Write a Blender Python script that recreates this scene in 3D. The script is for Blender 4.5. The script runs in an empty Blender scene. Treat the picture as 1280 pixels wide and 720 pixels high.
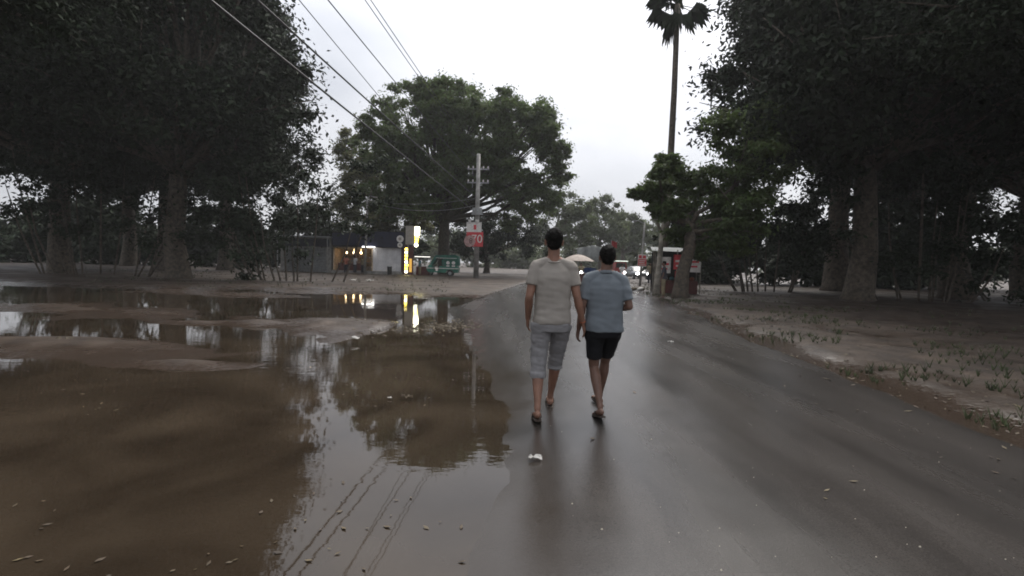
import bpy, bmesh, math, random
import numpy as np
from mathutils import Vector, Matrix, noise

S = bpy.context.scene
COL = S.collection
R = math.radians

# ------------------------------------------------------------------ camera
CAM_Z = 1.53
F = 640.0
PITCH = math.atan(31/640); ROLL = R(1.45)
cam_d = bpy.data.cameras.new('camera'); cam = bpy.data.objects.new('camera', cam_d); COL.objects.link(cam)
Fv = Vector((0, math.cos(PITCH), -math.sin(PITCH)))
R0 = Vector((1, 0, 0)); U0 = Vector((0, math.sin(PITCH), math.cos(PITCH)))
Rv = R0*math.cos(ROLL) + U0*math.sin(ROLL); Uv = U0*math.cos(ROLL) - R0*math.sin(ROLL)
M = Matrix((Rv, Uv, -Fv)).transposed().to_4x4(); M.translation = (0, 0, CAM_Z)
cam.matrix_world = M
cam_d.sensor_width = 36; cam_d.lens = 18; cam_d.clip_start = .05; cam_d.clip_end = 3000
S.camera = cam

def at(px, py, Y):
    """world point on the photograph's ray at distance Y"""
    d = Fv*F + Rv*(px-640) + Uv*(360-py)
    return Vector((0, 0, CAM_Z)) + d*(Y/d.y)
def gnd(px, py, z=0.0):
    d = Fv*F + Rv*(px-640) + Uv*(360-py)
    return Vector((0, 0, CAM_Z)) + d*((z-CAM_Z)/d.z)

# ------------------------------------------------------------------ world, sun, exposure
w = bpy.data.worlds.new('World'); S.world = w; w.use_nodes = True
nt = w.node_tree; nt.nodes.clear(); N = nt.nodes.new; L = nt.links.new
SUN_EL, SUN_AZ = R(56), R(26)      # azimuth clockwise from +Y
out = N('ShaderNodeOutputWorld'); bg = N('ShaderNodeBackground'); bg.inputs['Strength'].default_value = .1
sky = N('ShaderNodeTexSky'); sky.sky_type = 'NISHITA'; sky.sun_disc = False
sky.sun_elevation = SUN_EL; sky.sun_rotation = SUN_AZ; sky.dust_density = 4
tc = N('ShaderNodeTexCoord')
sep = N('ShaderNodeSeparateXYZ'); L(tc.outputs['Generated'], sep.inputs[0])
# soft cloud deck: stretch the direction by its height so the bands flatten to the horizon
mp = N('ShaderNodeMapping'); mp.inputs['Scale'].default_value = (1.3, 1.3, 3.2); L(tc.outputs['Generated'], mp.inputs[0])
n1 = N('ShaderNodeTexNoise'); n1.inputs['Scale'].default_value = 1.7; n1.inputs['Detail'].default_value = 5; n1.inputs['Roughness'].default_value = .5
L(mp.outputs[0], n1.inputs[0])
# brightening of the deck around the veiled sun
sd = Vector((math.sin(SUN_AZ)*math.cos(SUN_EL), math.cos(SUN_AZ)*math.cos(SUN_EL), math.sin(SUN_EL)))
dot = N('ShaderNodeVectorMath'); dot.operation = 'DOT_PRODUCT'; dot.inputs[1].default_value = sd
nrm = N('ShaderNodeVectorMath'); nrm.operation = 'NORMALIZE'; L(tc.outputs['Generated'], nrm.inputs[0]); L(nrm.outputs[0], dot.inputs[0])
mr = N('ShaderNodeMapRange'); mr.interpolation_type = 'SMOOTHSTEP'
mr.inputs['From Min'].default_value = .52; mr.inputs['From Max'].default_value = .90
mr.inputs['To Min'].default_value = 3.5; mr.inputs['To Max'].default_value = 4.9
L(dot.outputs['Value'], mr.inputs['Value'])
mr2 = N('ShaderNodeMapRange'); mr2.inputs['From Min'].default_value = .3; mr2.inputs['From Max'].default_value = .7
mr2.inputs['To Min'].default_value = .72; mr2.inputs['To Max'].default_value = 1.12; L(n1.outputs['Fac'], mr2.inputs['Value'])
# an overcast deck is brightest overhead (the standard overcast sky rises towards the zenith)
zen = N('ShaderNodeMath'); zen.operation = 'MULTIPLY_ADD'; zen.inputs[1].default_value = .95; zen.inputs[2].default_value = .85; zen.use_clamp = False
zmx = N('ShaderNodeMath'); zmx.operation = 'MAXIMUM'; zmx.inputs[1].default_value = 0; L(sep.outputs['Z'], zmx.inputs[0]); L(zmx.outputs[0], zen.inputs[0])
mu0 = N('ShaderNodeMath'); mu0.operation = 'MULTIPLY'; L(mr.outputs[0], mu0.inputs[0]); L(zen.outputs[0], mu0.inputs[1])
mul = N('ShaderNodeMath'); mul.operation = 'MULTIPLY'; L(mu0.outputs[0], mul.inputs[0]); L(mr2.outputs[0], mul.inputs[1])
crp = N('ShaderNodeMix'); crp.data_type = 'RGBA'; crp.inputs['A'].default_value = (.88, .95, 1.09, 1); crp.inputs['B'].default_value = (1.03, 1.0, .99, 1)
L(n1.outputs['Fac'], crp.inputs['Factor'])
sc_ = N('ShaderNodeVectorMath'); sc_.operation = 'SCALE'; L(crp.outputs['Result'], sc_.inputs[0]); L(mul.outputs[0], sc_.inputs['Scale'])
mx = N('ShaderNodeMix'); mx.data_type = 'RGBA'; mx.inputs['Factor'].default_value = .95
L(sky.outputs[0], mx.inputs['A']); L(sc_.outputs[0], mx.inputs['B'])
L(mx.outputs['Result'], bg.inputs['Color']); L(bg.outputs[0], out.inputs[0])
sun_d = bpy.data.lights.new('sun', 'SUN'); sun_d.energy = 1.5; sun_d.angle = R(35); sun_d.color = (1, .96, .9)
sun = bpy.data.objects.new('sun', sun_d); COL.objects.link(sun); sun.rotation_euler = (-sd).to_track_quat('-Z', 'Y').to_euler()
S.view_settings.view_transform = 'Standard'; S.view_settings.look = 'None'
S.view_settings.exposure = 1.22; S.view_settings.gamma = 1; S.view_settings.use_curve_mapping = False
S.cycles.max_bounces = 8; S.cycles.diffuse_bounces = 6; S.cycles.transparent_max_bounces = 4
S.cycles.filter_width = 1.8

# ------------------------------------------------------------------ materials
MATS = {}
def mat(name, col, rough=.7, var=.15, scale=4.0, bump=0.0, bscale=30.0, metal=0.0, col2=None, emit=None, estr=1.0, spec=.5, island=0.0, ior=None, trans=0.0, alpha=None, coat=0.0, rvar=0.0):
    if name in MATS: return MATS[name]
    m = bpy.data.materials.new(name); m.use_nodes = True; MATS[name] = m
    t = m.node_tree; b = t.nodes['Principled BSDF']; n = t.nodes.new; l = t.links.new
    b.inputs['Roughness'].default_value = rough; b.inputs['Metallic'].default_value = metal
    b.inputs['Specular IOR Level'].default_value = spec
    if coat: b.inputs['Coat Weight'].default_value = coat; b.inputs['Coat Roughness'].default_value = .1
    if ior: b.inputs['IOR'].default_value = ior
    if trans: b.inputs['Transmission Weight'].default_value = trans
    co = n('ShaderNodeTexCoord')
    nz = n('ShaderNodeTexNoise'); nz.inputs['Scale'].default_value = scale; nz.inputs['Detail'].default_value = 6; nz.inputs['Roughness'].default_value = .6
    l(co.outputs['Object'], nz.inputs['Vector'])
    c2 = col2 or tuple(max(0, c*(1-2.2*var)) for c in col); c1 = col if col2 else tuple(min(1, c*(1+var)) for c in col)
    rp = n('ShaderNodeValToRGB'); rp.color_ramp.elements[0].position = .32; rp.color_ramp.elements[1].position = .68
    rp.color_ramp.elements[0].color = (*c2, 1); rp.color_ramp.elements[1].color = (*c1, 1)
    l(nz.outputs['Fac'], rp.inputs['Fac']); last = rp.outputs['Color']
    if island:
        g = n('ShaderNodeNewGeometry'); hs = n('ShaderNodeHueSaturation')
        a = n('ShaderNodeMapRange'); a.inputs['To Min'].default_value = 1-island; a.inputs['To Max'].default_value = 1+island
        l(g.outputs['Random Per Island'], a.inputs['Value']); l(a.outputs[0], hs.inputs['Value'])
        a2 = n('ShaderNodeMapRange'); a2.inputs['To Min'].default_value = .48; a2.inputs['To Max'].default_value = .52
        l(g.outputs['Random Per Island'], a2.inputs['Value']); l(a2.outputs[0], hs.inputs['Hue'])
        l(last, hs.inputs['Color']); last = hs.outputs['Color']
    l(last, b.inputs['Base Color'])
    if rvar:
        rr = n('ShaderNodeMapRange'); rr.inputs['From Min'].default_value = .3; rr.inputs['From Max'].default_value = .7
        rr.inputs['To Min'].default_value = max(.01, rough-rvar); rr.inputs['To Max'].default_value = min(1, rough+rvar)
        nr = n('ShaderNodeTexNoise'); nr.inputs['Scale'].default_value = scale*.35; nr.inputs['Detail'].default_value = 7
        l(co.outputs['Object'], nr.inputs['Vector']); l(nr.outputs['Fac'], rr.inputs['Value']); l(rr.outputs[0], b.inputs['Roughness'])
    if bump:
        nb = n('ShaderNodeTexNoise'); nb.inputs['Scale'].default_value = bscale; nb.inputs['Detail'].default_value = 4
        l(co.outputs['Object'], nb.inputs['Vector'])
        bp = n('ShaderNodeBump'); bp.inputs['Strength'].default_value = bump; bp.inputs['Distance'].default_value = .02
        l(nb.outputs['Fac'], bp.inputs['Height']); l(bp.outputs[0], b.inputs['Normal'])
    if emit:
        b.inputs['Emission Color'].default_value = (*emit, 1); b.inputs['Emission Strength'].default_value = estr
    return m

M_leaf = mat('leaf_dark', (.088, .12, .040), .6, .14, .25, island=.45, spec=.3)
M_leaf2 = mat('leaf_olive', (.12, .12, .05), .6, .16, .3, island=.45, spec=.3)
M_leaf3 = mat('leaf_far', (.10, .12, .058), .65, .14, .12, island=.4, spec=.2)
M_leafS = mat('leaf_shade', (.026, .036, .019), .75, .2, .25, island=.4, spec=.15)  # leaf colour darkened to put shade into the side foliage
for m_ in (M_leaf, M_leaf2, M_leaf3):
    t_ = m_.node_tree; b_ = t_.nodes['Principled BSDF']; tr_ = t_.nodes.new('ShaderNodeBsdfTranslucent'); mx_ = t_.nodes.new('ShaderNodeMixShader'); mx_.inputs[0].default_value = .5
    t_.links.new(b_.inputs['Base Color'].links[0].from_socket, tr_.inputs[0]); t_.links.new(b_.outputs[0], mx_.inputs[1]); t_.links.new(tr_.outputs[0], mx_.inputs[2])
    t_.links.new(mx_.outputs[0], [n_ for n_ in t_.nodes if n_.type == 'OUTPUT_MATERIAL'][0].inputs[0])
M_bark = mat('bark', (.10, .08, .06), .85, .3, 6, bump=.6, bscale=20)
M_palebark = mat('pale_bark', (.32, .29, .24), .8, .3, 3, bump=.5, bscale=16)
M_mud = mat('wet_mud', (.060, .044, .033), .62, .30, 1.6, bump=.9, bscale=14, rvar=.15, spec=.25)
def wet_low(m):
    t = m.node_tree; b = t.nodes['Principled BSDF']; n = t.nodes.new; l = t.links.new
    co = n('ShaderNodeTexCoord'); sp = n('ShaderNodeSeparateXYZ'); l(co.outputs['Object'], sp.inputs[0])
    nz = n('ShaderNodeTexNoise'); nz.inputs['Scale'].default_value = 2.5; nz.inputs['Detail'].default_value = 8; l(co.outputs['Object'], nz.inputs['Vector'])
    f = n('ShaderNodeMath'); f.operation = 'MULTIPLY_ADD'; l(nz.outputs['Fac'], f.inputs[0]); f.inputs[1].default_value = -.10; l(sp.outputs['Z'], f.inputs[2])
    mr_ = n('ShaderNodeMapRange'); mr_.inputs['From Min'].default_value = -.03; mr_.inputs['From Max'].default_value = .05; l(f.outputs[0], mr_.inputs[0])
    a = b.inputs['Roughness'].links[0].from_socket; m1 = n('ShaderNodeMix'); m1.inputs['A'].default_value = .16; l(mr_.outputs[0], m1.inputs['Factor']); l(a, m1.inputs['B']); l(m1.outputs[0], b.inputs['Roughness'])
    c = b.inputs['Base Color'].links[0].from_socket; m2 = n('ShaderNodeMix'); m2.data_type = 'RGBA'; m2.inputs['A'].default_value = (.045, .032, .024, 1); l(mr_.outputs[0], m2.inputs['Factor']); l(c, m2.inputs['B']); l(m2.outputs['Result'], b.inputs['Base Color'])
wet_low(M_mud)
M_conc = mat('concrete', (.30, .29, .27), .75, .2, 3, bump=.2)
M_pole = mat('pole_concrete', (.32, .31, .29), .7, .2, 2, bump=.15)
M_steel = mat('galvanised_steel', (.33, .34, .34), .45, .15, 5, metal=.6)
M_wire = mat('cable_black', (.02, .02, .022), .6)
M_navy = mat('navy_board', (.012, .014, .035), .5, .2, 2)
M_white = mat('white_board', (.66, .65, .66), .6, .12, 1.4)
M_maroon = mat('maroon_wall', (.11, .035, .03), .7, .2, 3)
M_dark = mat('dark_inside', (.02, .018, .016), .8)
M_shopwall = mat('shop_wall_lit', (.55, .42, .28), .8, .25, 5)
M_tube = mat('tube_light', (.9, .9, .9), .4, .02, emit=(1, .97, .92), estr=6)
M_lampw = mat('warm_lamp', (.9, .8, .5), .4, .02, emit=(1, .72, .38), estr=4)
M_yell = mat('sign_yellow_lit', (.8, .6, .1), .4, .02, emit=(1, .78, .10), estr=3.2)
M_signw = mat('sign_white_lit', (.8, .8, .6), .4, .02, emit=(1, .97, .72), estr=3.2)
M_signg = mat('sign_grey_side', (.35, .32, .28), .6, .1, 3)
M_red = mat('sign_red', (.62, .05, .06), .5, .1, 4)
M_signwhite = mat('sign_white', (.76, .73, .69), .5, .12, 8)
M_green = mat('green_paint', (.015, .17, .11), .35, .15, 4, coat=.4)
M_greend = mat('green_canvas', (.015, .12, .085), .7, .25, 4)
M_rub = mat('rubber', (.018, .018, .018), .8)
M_glass = mat('vehicle_glass', (.03, .035, .035), .06, .05, spec=.8)
M_head = mat('headlight_lit', (.9, .9, .9), .2, .02, emit=(1, .98, .95), estr=14)
M_chrome = mat('chrome', (.6, .6, .6), .2, .05, metal=1)
M_carp = mat('grey_car_paint', (.16, .17, .18), .3, .08, coat=.6)
M_tarp = mat('grey_tarpaulin', (.20, .21, .20), .6, .25, 1.5, bump=.4, bscale=5)
M_umb = mat('beige_umbrella', (.33, .27, .23), .7, .12, 3)
M_blue = mat('blue_tarpaulin', (.03, .06, .16), .6, .2, 3)
M_redp = mat('red_paint', (.30, .02, .018), .45, .15, 3)
M_litter = mat('litter_white', (.62, .60, .56), .7, .15, 20)
M_litterb = mat('litter_brown', (.13, .105, .07), .8, .3, 20)
M_skin = mat('skin', (.24, .125, .085), .5, .12, 12, bump=.08, bscale=120, spec=.4)
M_skin2 = mat('skin_deep', (.15, .082, .058), .5, .12, 12, bump=.08, bscale=120, spec=.4)
M_hair = mat('black_hair', (.008, .007, .006), .8, .3, 60, bump=.5, bscale=220, spec=.12)
M_polo = mat('blue_grey_polo', (.158, .180, .200), .85, .03, 14, bump=.35, bscale=420, spec=.2)
M_tee = mat('beige_grey_tee', (.30, .275, .245), .85, .03, 10, bump=.3, bscale=420, spec=.2)
M_shorts = mat('black_shorts', (.009, .009, .011), .85, .2, 10, bump=.3, bscale=300, spec=.2)
M_jean = mat('grey_jeans', (.25, .245, .25), .85, .08, 9, bump=.4, bscale=350, spec=.2)
M_sandal = mat('brown_sandal', (.045, .03, .022), .7, .2, 30)
M_band = mat('wrist_thread', (.4, .12, .06), .6)
M_eye = mat('eye_white', (.7, .7, .68), .3)
M_cloths = [mat('cloth_rust', (.30, .10, .06), .85), mat('cloth_white', (.5, .5, .5), .85), mat('cloth_teal', (.05, .14, .16), .85), mat('cloth_dark', (.03, .03, .04), .85), mat('cloth_khaki', (.22, .18, .11), .85)]

# water: murky opaque body under a mirror surface, long faint ripples
def water_mat():
    m = bpy.data.materials.new('puddle_water'); m.use_nodes = True; t = m.node_tree; b = t.nodes['Principled BSDF']; n = t.nodes.new; l = t.links.new
    b.inputs['Roughness'].default_value = .025; b.inputs['IOR'].default_value = 1.40
    co = n('ShaderNodeTexCoord')
    nz = n('ShaderNodeTexNoise'); nz.inputs['Scale'].default_value = .45; nz.inputs['Detail'].default_value = 8; nz.inputs['Distortion'].default_value = 1.6; l(co.outputs['Object'], nz.inputs['Vector'])
    rp = n('ShaderNodeValToRGB'); rp.color_ramp.elements[0].color = (.021, .015, .010, 1); rp.color_ramp.elements[1].color = (.046, .034, .023, 1)
    rp.color_ramp.elements[0].position = .35; rp.color_ramp.elements[1].position = .65
    l(nz.outputs['Fac'], rp.inputs[0]); l(rp.outputs[0], b.inputs['Base Color'])
    mp = n('ShaderNodeMapping'); mp.inputs['Scale'].default_value = (1.0, 2.4, 1); l(co.outputs['Object'], mp.inputs[0])
    nb = n('ShaderNodeTexNoise'); nb.inputs['Scale'].default_value = 3.2; nb.inputs['Detail'].default_value = 3; l(mp.outputs[0], nb.inputs['Vector'])
    n2 = n('ShaderNodeTexNoise'); n2.inputs['Scale'].default_value = .35; l(co.outputs['Object'], n2.inputs['Vector'])
    mm = n('ShaderNodeMapRange'); mm.inputs['From Min'].default_value = .45; mm.inputs['From Max'].default_value = .65; mm.inputs['To Min'].default_value = .004; mm.inputs['To Max'].default_value = .030
    l(n2.outputs['Fac'], mm.inputs[0])
    bp = n('ShaderNodeBump'); bp.inputs['Distance'].default_value = .1; l(mm.outputs[0], bp.inputs['Strength']); l(nb.outputs['Fac'], bp.inputs['Height']); l(bp.outputs[0], b.inputs['Normal'])
    return m
M_water = water_mat()
def road_mat():
    m = bpy.data.materials.new('wet_asphalt'); m.use_nodes = True; t = m.node_tree; b = t.nodes['Principled BSDF']; n = t.nodes.new; l = t.links.new
    co = n('ShaderNodeTexCoord')
    def nz(s, d=5, sc=None):
        k = n('ShaderNodeTexNoise'); k.inputs['Scale'].default_value = s; k.inputs['Detail'].default_value = d; k.inputs['Roughness'].default_value = .6
        if sc:
            q = n('ShaderNodeMapping'); q.inputs['Scale'].default_value = sc; q.inputs['Rotation'].default_value = (0, 0, -.13); l(co.outputs['Object'], q.inputs[0]); l(q.outputs[0], k.inputs['Vector'])
        else: l(co.outputs['Object'], k.inputs['Vector'])
        return k
    a = nz(.8, 6, (1.6, .35, 1)); g = nz(95, 3); c = nz(.5, 6, (2.2, .25, 1))
    rp = n('ShaderNodeValToRGB'); rp.color_ramp.elements[0].color = (.029, .026, .024, 1); rp.color_ramp.elements[1].color = (.060, .053, .048, 1)
    rp.color_ramp.elements[0].position = .35; rp.color_ramp.elements[1].position = .7
    l(a.outputs['Fac'], rp.inputs[0])
    mx = n('ShaderNodeMix'); mx.data_type = 'RGBA'; mx.blend_type = 'MULTIPLY'; mx.inputs['Factor'].default_value = .6
    gr = n('ShaderNodeValToRGB'); gr.color_ramp.elements[0].position = .3; gr.color_ramp.elements[1].position = .75; gr.color_ramp.elements[0].color = (.45, .45, .45, 1); gr.color_ramp.elements[1].color = (1.5, 1.5, 1.5, 1)
    l(g.outputs['Fac'], gr.inputs[0]); l(rp.outputs[0], mx.inputs['A']); l(gr.outputs[0], mx.inputs['B']); l(mx.outputs['Result'], b.inputs['Base Color'])
    rr = n('ShaderNodeMapRange'); rr.inputs['From Min'].default_value = .32; rr.inputs['From Max'].default_value = .68; rr.inputs['To Min'].default_value = .17; rr.inputs['To Max'].default_value = .34
    l(c.outputs['Fac'], rr.inputs[0])
    # where the road dips to the water line a thin silty film covers it
    sp = n('ShaderNodeSeparateXYZ'); l(co.outputs['Object'], sp.inputs[0]); fz = n('ShaderNodeMath'); fz.operation = 'MULTIPLY_ADD'; l(a.outputs['Fac'], fz.inputs[0]); fz.inputs[1].default_value = .03; l(sp.outputs['Z'], fz.inputs[2])
    fm = n('ShaderNodeMapRange'); fm.interpolation_type = 'SMOOTHSTEP'; fm.inputs['From Min'].default_value = .014; fm.inputs['From Max'].default_value = .034; l(fz.outputs[0], fm.inputs[0])
    m1 = n('ShaderNodeMix'); m1.inputs['A'].default_value = .05; l(fm.outputs[0], m1.inputs['Factor']); l(rr.outputs[0], m1.inputs['B']); l(m1.outputs[0], b.inputs['Roughness'])
    m2 = n('ShaderNodeMix'); m2.data_type = 'RGBA'; m2.inputs['A'].default_value = (.036, .029, .023, 1); l(fm.outputs[0], m2.inputs['Factor']); l(mx.outputs['Result'], m2.inputs['B']); l(m2.outputs['Result'], b.inputs['Base Color'])
    bp = n('ShaderNodeBump'); bp.inputs['Strength'].default_value = .28; bp.inputs['Distance'].default_value = .004; l(g.outputs['Fac'], bp.inputs['Height']); l(bp.outputs[0], b.inputs['Normal'])
    b.inputs['IOR'].default_value = 1.38
    return m
M_road = road_mat()

# ------------------------------------------------------------------ object helpers
def tag(o, label=None, cat=None, group=None, kind=None):
    if label: o['label'] = label
    if cat: o['category'] = cat
    if group: o['group'] = group
    if kind: o['kind'] = kind
    return o
def empty(name, loc=(0, 0, 0), rz=0, sc=1):
    o = bpy.data.objects.new(name, None); COL.objects.link(o); o.location = loc; o.rotation_euler = (0, 0, rz); o.scale = (sc,)*3
    o.empty_display_size = .1; return o
def copy_tree(o, parent=None):
    c = o.copy(); COL.objects.link(c)
    if parent: c.parent = parent
    for ch in list(o.children): copy_tree(ch, c)
    return c
def link(name, me, m=None, parent=None, loc=None, smooth=False):
    o = bpy.data.objects.new(name, me); COL.objects.link(o)
    if m:
        for k in (m if isinstance(m, (list, tuple)) else [m]): me.materials.append(k)
    if parent: o.parent = parent
    if loc: o.location = loc
    if smooth and len(me.polygons): me.polygons.foreach_set('use_smooth', [True]*len(me.polygons))
    return o
class MB:
    def __init__(s): s.v = []; s.f = []
    def add(s, vs, fs):
        b = len(s.v); s.v += [tuple(v) for v in vs]; s.f += [tuple(i+b for i in f) for f in fs]; return s
    def box(s, x0, x1, y0, y1, z0, z1, bev=0):
        if bev:
            bm = bmesh.new(); r = bmesh.ops.create_cube(bm, size=1)
            for v in bm.verts: v.co = Vector(((x0+x1)/2+v.co.x*(x1-x0), (y0+y1)/2+v.co.y*(y1-y0), (z0+z1)/2+v.co.z*(z1-z0)))
            bmesh.ops.bevel(bm, geom=bm.edges[:], offset=bev, segments=2, affect='EDGES')
            bm.verts.index_update(); s.add([v.co for v in bm.verts], [[v.index for v in f.verts] for f in bm.faces]); bm.free(); return s
        return s.add([(x0, y0, z0), (x1, y0, z0), (x1, y1, z0), (x0, y1, z0), (x0, y0, z1), (x1, y0, z1), (x1, y1, z1), (x0, y1, z1)],
              [(0, 3, 2, 1), (4, 5, 6, 7), (0, 1, 5, 4), (1, 2, 6, 5), (2, 3, 7, 6), (3, 0, 4, 7)])
    def tube(s, pts, rad, seg=10, flat=None, cap=True):
        """tube through pts; rad a number, list of numbers or list of (ra, rb); ra lies along 'flat' axis"""
        pts = [Vector(p) for p in pts]; n = len(pts)
        if not isinstance(rad, (list, tuple)): rad = [rad]*n
        rad = [(r, r) if not isinstance(r, (list, tuple)) else r for r in rad]
        if cap == 'round':
            d0 = (pts[0]-pts[1]).normalized(); d1 = (pts[-1]-pts[-2]).normalized(); a0, a1 = rad[0], rad[-1]
            q0 = [(pts[0]+d0*min(a0)*k, (a0[0]*c, a0[1]*c)) for k, c in ((.95, .3), (.6, .78))]
            q1 = [(pts[-1]+d1*min(a1)*k, (a1[0]*c, a1[1]*c)) for k, c in ((.6, .78), (.95, .3))]
            pts = [q[0] for q in q0]+pts+[q[0] for q in q1]; rad = [q[1] for q in q0]+list(rad)+[q[1] for q in q1]; n = len(pts)
        ref = Vector(flat) if flat else None
        vs = []; prev = None
        for i in range(n):
            t = (pts[min(i+1, n-1)]-pts[max(i-1, 0)]).normalized()
            if ref: a = ref - t*ref.dot(t)
            elif prev is None:
                a = Vector((1, 0, 0)) if abs(t.x) < .8 else Vector((0, 1, 0)); a = a - t*a.dot(t)
            else: a = prev - t*prev.dot(t)
            a.normalize(); prev = a; b = t.cross(a)
            for k in range(seg):
                g = 2*math.pi*k/seg; vs.append(pts[i]+a*math.cos(g)*rad[i][0]+b*math.sin(g)*rad[i][1])
        fs = [(i*seg+k, i*seg+(k+1) % seg, (i+1)*seg+(k+1) % seg, (i+1)*seg+k) for i in range(n-1) for k in range(seg)]
        if cap: fs += [tuple(range(seg-1, -1, -1)), tuple((n-1)*seg+k for k in range(seg))]
        return s.add(vs, fs)
    def ell(s, c, r, seg=16, rings=10):
        c = Vector(c); pts = []; rad = []
        if not isinstance(r, (list, tuple)): r = (r, r, r)
        vs = [c+Vector((0, 0, -r[2]))]
        for i in range(1, rings):
            ph = math.pi*i/rings
            for k in range(seg):
                g = 2*math.pi*k/seg; vs.append(c+Vector((r[0]*math.sin(ph)*math.cos(g), r[1]*math.sin(ph)*math.sin(g), -r[2]*math.cos(ph))))
        vs.append(c+Vector((0, 0, r[2]))); last = len(vs)-1
        fs = [(0, 1+(k+1) % seg, 1+k) for k in range(seg)]
        fs += [(1+i*seg+k, 1+i*seg+(k+1) % seg, 1+(i+1)*seg+(k+1) % seg, 1+(i+1)*seg+k) for i in range(rings-2) for k in range(seg)]
        fs += [(last, 1+(rings-2)*seg+k, 1+(rings-2)*seg+(k+1) % seg) for k in range(seg)]
        return s.add(vs, fs)
    def loft(s, secs, seg=28, p=2.3):
        """horizontal super-ellipse sections (z, cx, cy, rx, ry)"""
        vs = []
        for z, cx, cy, rx, ry in secs:
            for k in range(seg):
                g = 2*math.pi*k/seg; c, q = math.cos(g), math.sin(g)
                vs.append((cx+rx*math.copysign(abs(c)**(2/p), c), cy+ry*math.copysign(abs(q)**(2/p), q), z))
        n = len(secs)
        fs = [(i*seg+k, i*seg+(k+1) % seg, (i+1)*seg+(k+1) % seg, (i+1)*seg+k) for i in range(n-1) for k in range(seg)]
        fs += [tuple(range(seg-1, -1, -1)), tuple((n-1)*seg+k for k in range(seg))]
        return s.add(vs, fs)
    def prism(s, poly, y0, y1):
        """polygon in (x, z) extruded along y"""
        n = len(poly); vs = [(x, y0, z) for x, z in poly]+[(x, y1, z) for x, z in poly]
        return s.add(vs, [tuple(range(n)), tuple(range(2*n-1, n-1, -1))]+[(i, i+n, (i+1) % n+n, (i+1) % n) for i in range(n)])
    def mesh(s, name='mesh'):
        me = bpy.data.meshes.new(name); me.from_pydata(s.v, [], s.f); me.update()
        bm = bmesh.new(); bm.from_mesh(me); bmesh.ops.recalc_face_normals(bm, faces=bm.faces[:]); bm.to_mesh(me); bm.free(); return me
    def build(s, name, m, parent=None, loc=None, smooth=False): return link(name, s.mesh(name), m, parent, loc, smooth)
def remesh(mb, name, m, parent, voxel, sm=4, wr=None, smooth=True):
    me = mb.mesh(name); o = bpy.data.objects.new('tmp', me); COL.objects.link(o)
    r = o.modifiers.new('r', 'REMESH'); r.mode = 'VOXEL'; r.voxel_size = voxel
    if sm: q = o.modifiers.new('s', 'SMOOTH'); q.factor = .5; q.iterations = sm
    dg = bpy.context.evaluated_depsgraph_get(); dg.update()
    me2 = bpy.data.meshes.new_from_object(o.evaluated_get(dg)); bpy.data.objects.remove(o); bpy.data.meshes.remove(me)
    me2.name = name
    if wr:
        me2.update(); n = len(me2.vertices); co = np.empty(n*3, 'f'); me2.vertices.foreach_get('co', co); co = co.reshape(-1, 3)
        nr = np.empty(n*3, 'f'); me2.vertices.foreach_get('normal', nr); nr = nr.reshape(-1, 3)
        d = np.array([wr(Vector(map(float, c))) for c in co], 'f'); co += nr*d[:, None]; me2.vertices.foreach_set('co', co.ravel()); me2.update()
    return link(name, me2, m, parent, None, smooth)
def textmesh(s, size, m, parent, loc, rot=(R(90), 0, 0), ext=.004, name='lettering'):
    c = bpy.data.curves.new('t', 'FONT'); c.body = s; c.size = size; c.extrude = ext; c.align_x = 'CENTER'; c.align_y = 'CENTER'
    o = bpy.data.objects.new('t', c); COL.objects.link(o); dg = bpy.context.evaluated_depsgraph_get(); dg.update()
    me = bpy.data.meshes.new_from_object(o.evaluated_get(dg)); bpy.data.objects.remove(o)
    x = link(name, me, m, parent); x.location = loc; x.rotation_euler = rot; return x

# ------------------------------------------------------------------ ground, road, water
rng = np.random.RandomState(7)
NT = {}
def vnoise(X, Y, s, seed=0):
    if seed not in NT: NT[seed] = np.random.RandomState(seed).rand(256, 256)
    T = NT[seed]
    x = X*s+1000.3; y = Y*s+1000.7; i = np.floor(x).astype(int); j = np.floor(y).astype(int); a = x-i; b = y-j
    a = a*a*(3-2*a); b = b*b*(3-2*b); i %= 256; j %= 256; i1 = (i+1) % 256; j1 = (j+1) % 256
    return (T[i, j]*(1-a)*(1-b)+T[i1, j]*a*(1-b)+T[i, j1]*(1-a)*b+T[i1, j1]*a*b)*2-1
def fbm(X, Y, s, seed=0, o=5):
    t = 0; a = 1
    for k in range(o): t = t+a*vnoise(X, Y, s, seed+k); s *= 2.03; a *= .5
    return t
def sst(a, b, x): t = np.clip((x-a)/(b-a), 0, 1); return t*t*(3-2*t)
def us(Y): return np.interp(Y, [-6, 1.5, 2.5, 3.4, 4.6, 7, 9.7, 12, 14, 18, 300], [-.5, -.45, -.42, -.5, -.60, -1.3, -2.0, -2.6, -3.4, -5, -5])
def road_right(Y): return np.interp(Y, [-8, 5, 10, 14, 20, 31, 300], [4.1, 4.0, 3.7, 3.75, 3.65, 3.5, 3.4])
ROAD_L = -4.2
def road_z(X, Y):
    u = X-.133*Y
    z = .026*(u-us(Y))+.0028*fbm(X, Y, .9, 11, 4)+.0020*fbm(X, Y, 4, 17, 3)
    return np.clip(z, -.10, .055)
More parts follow.
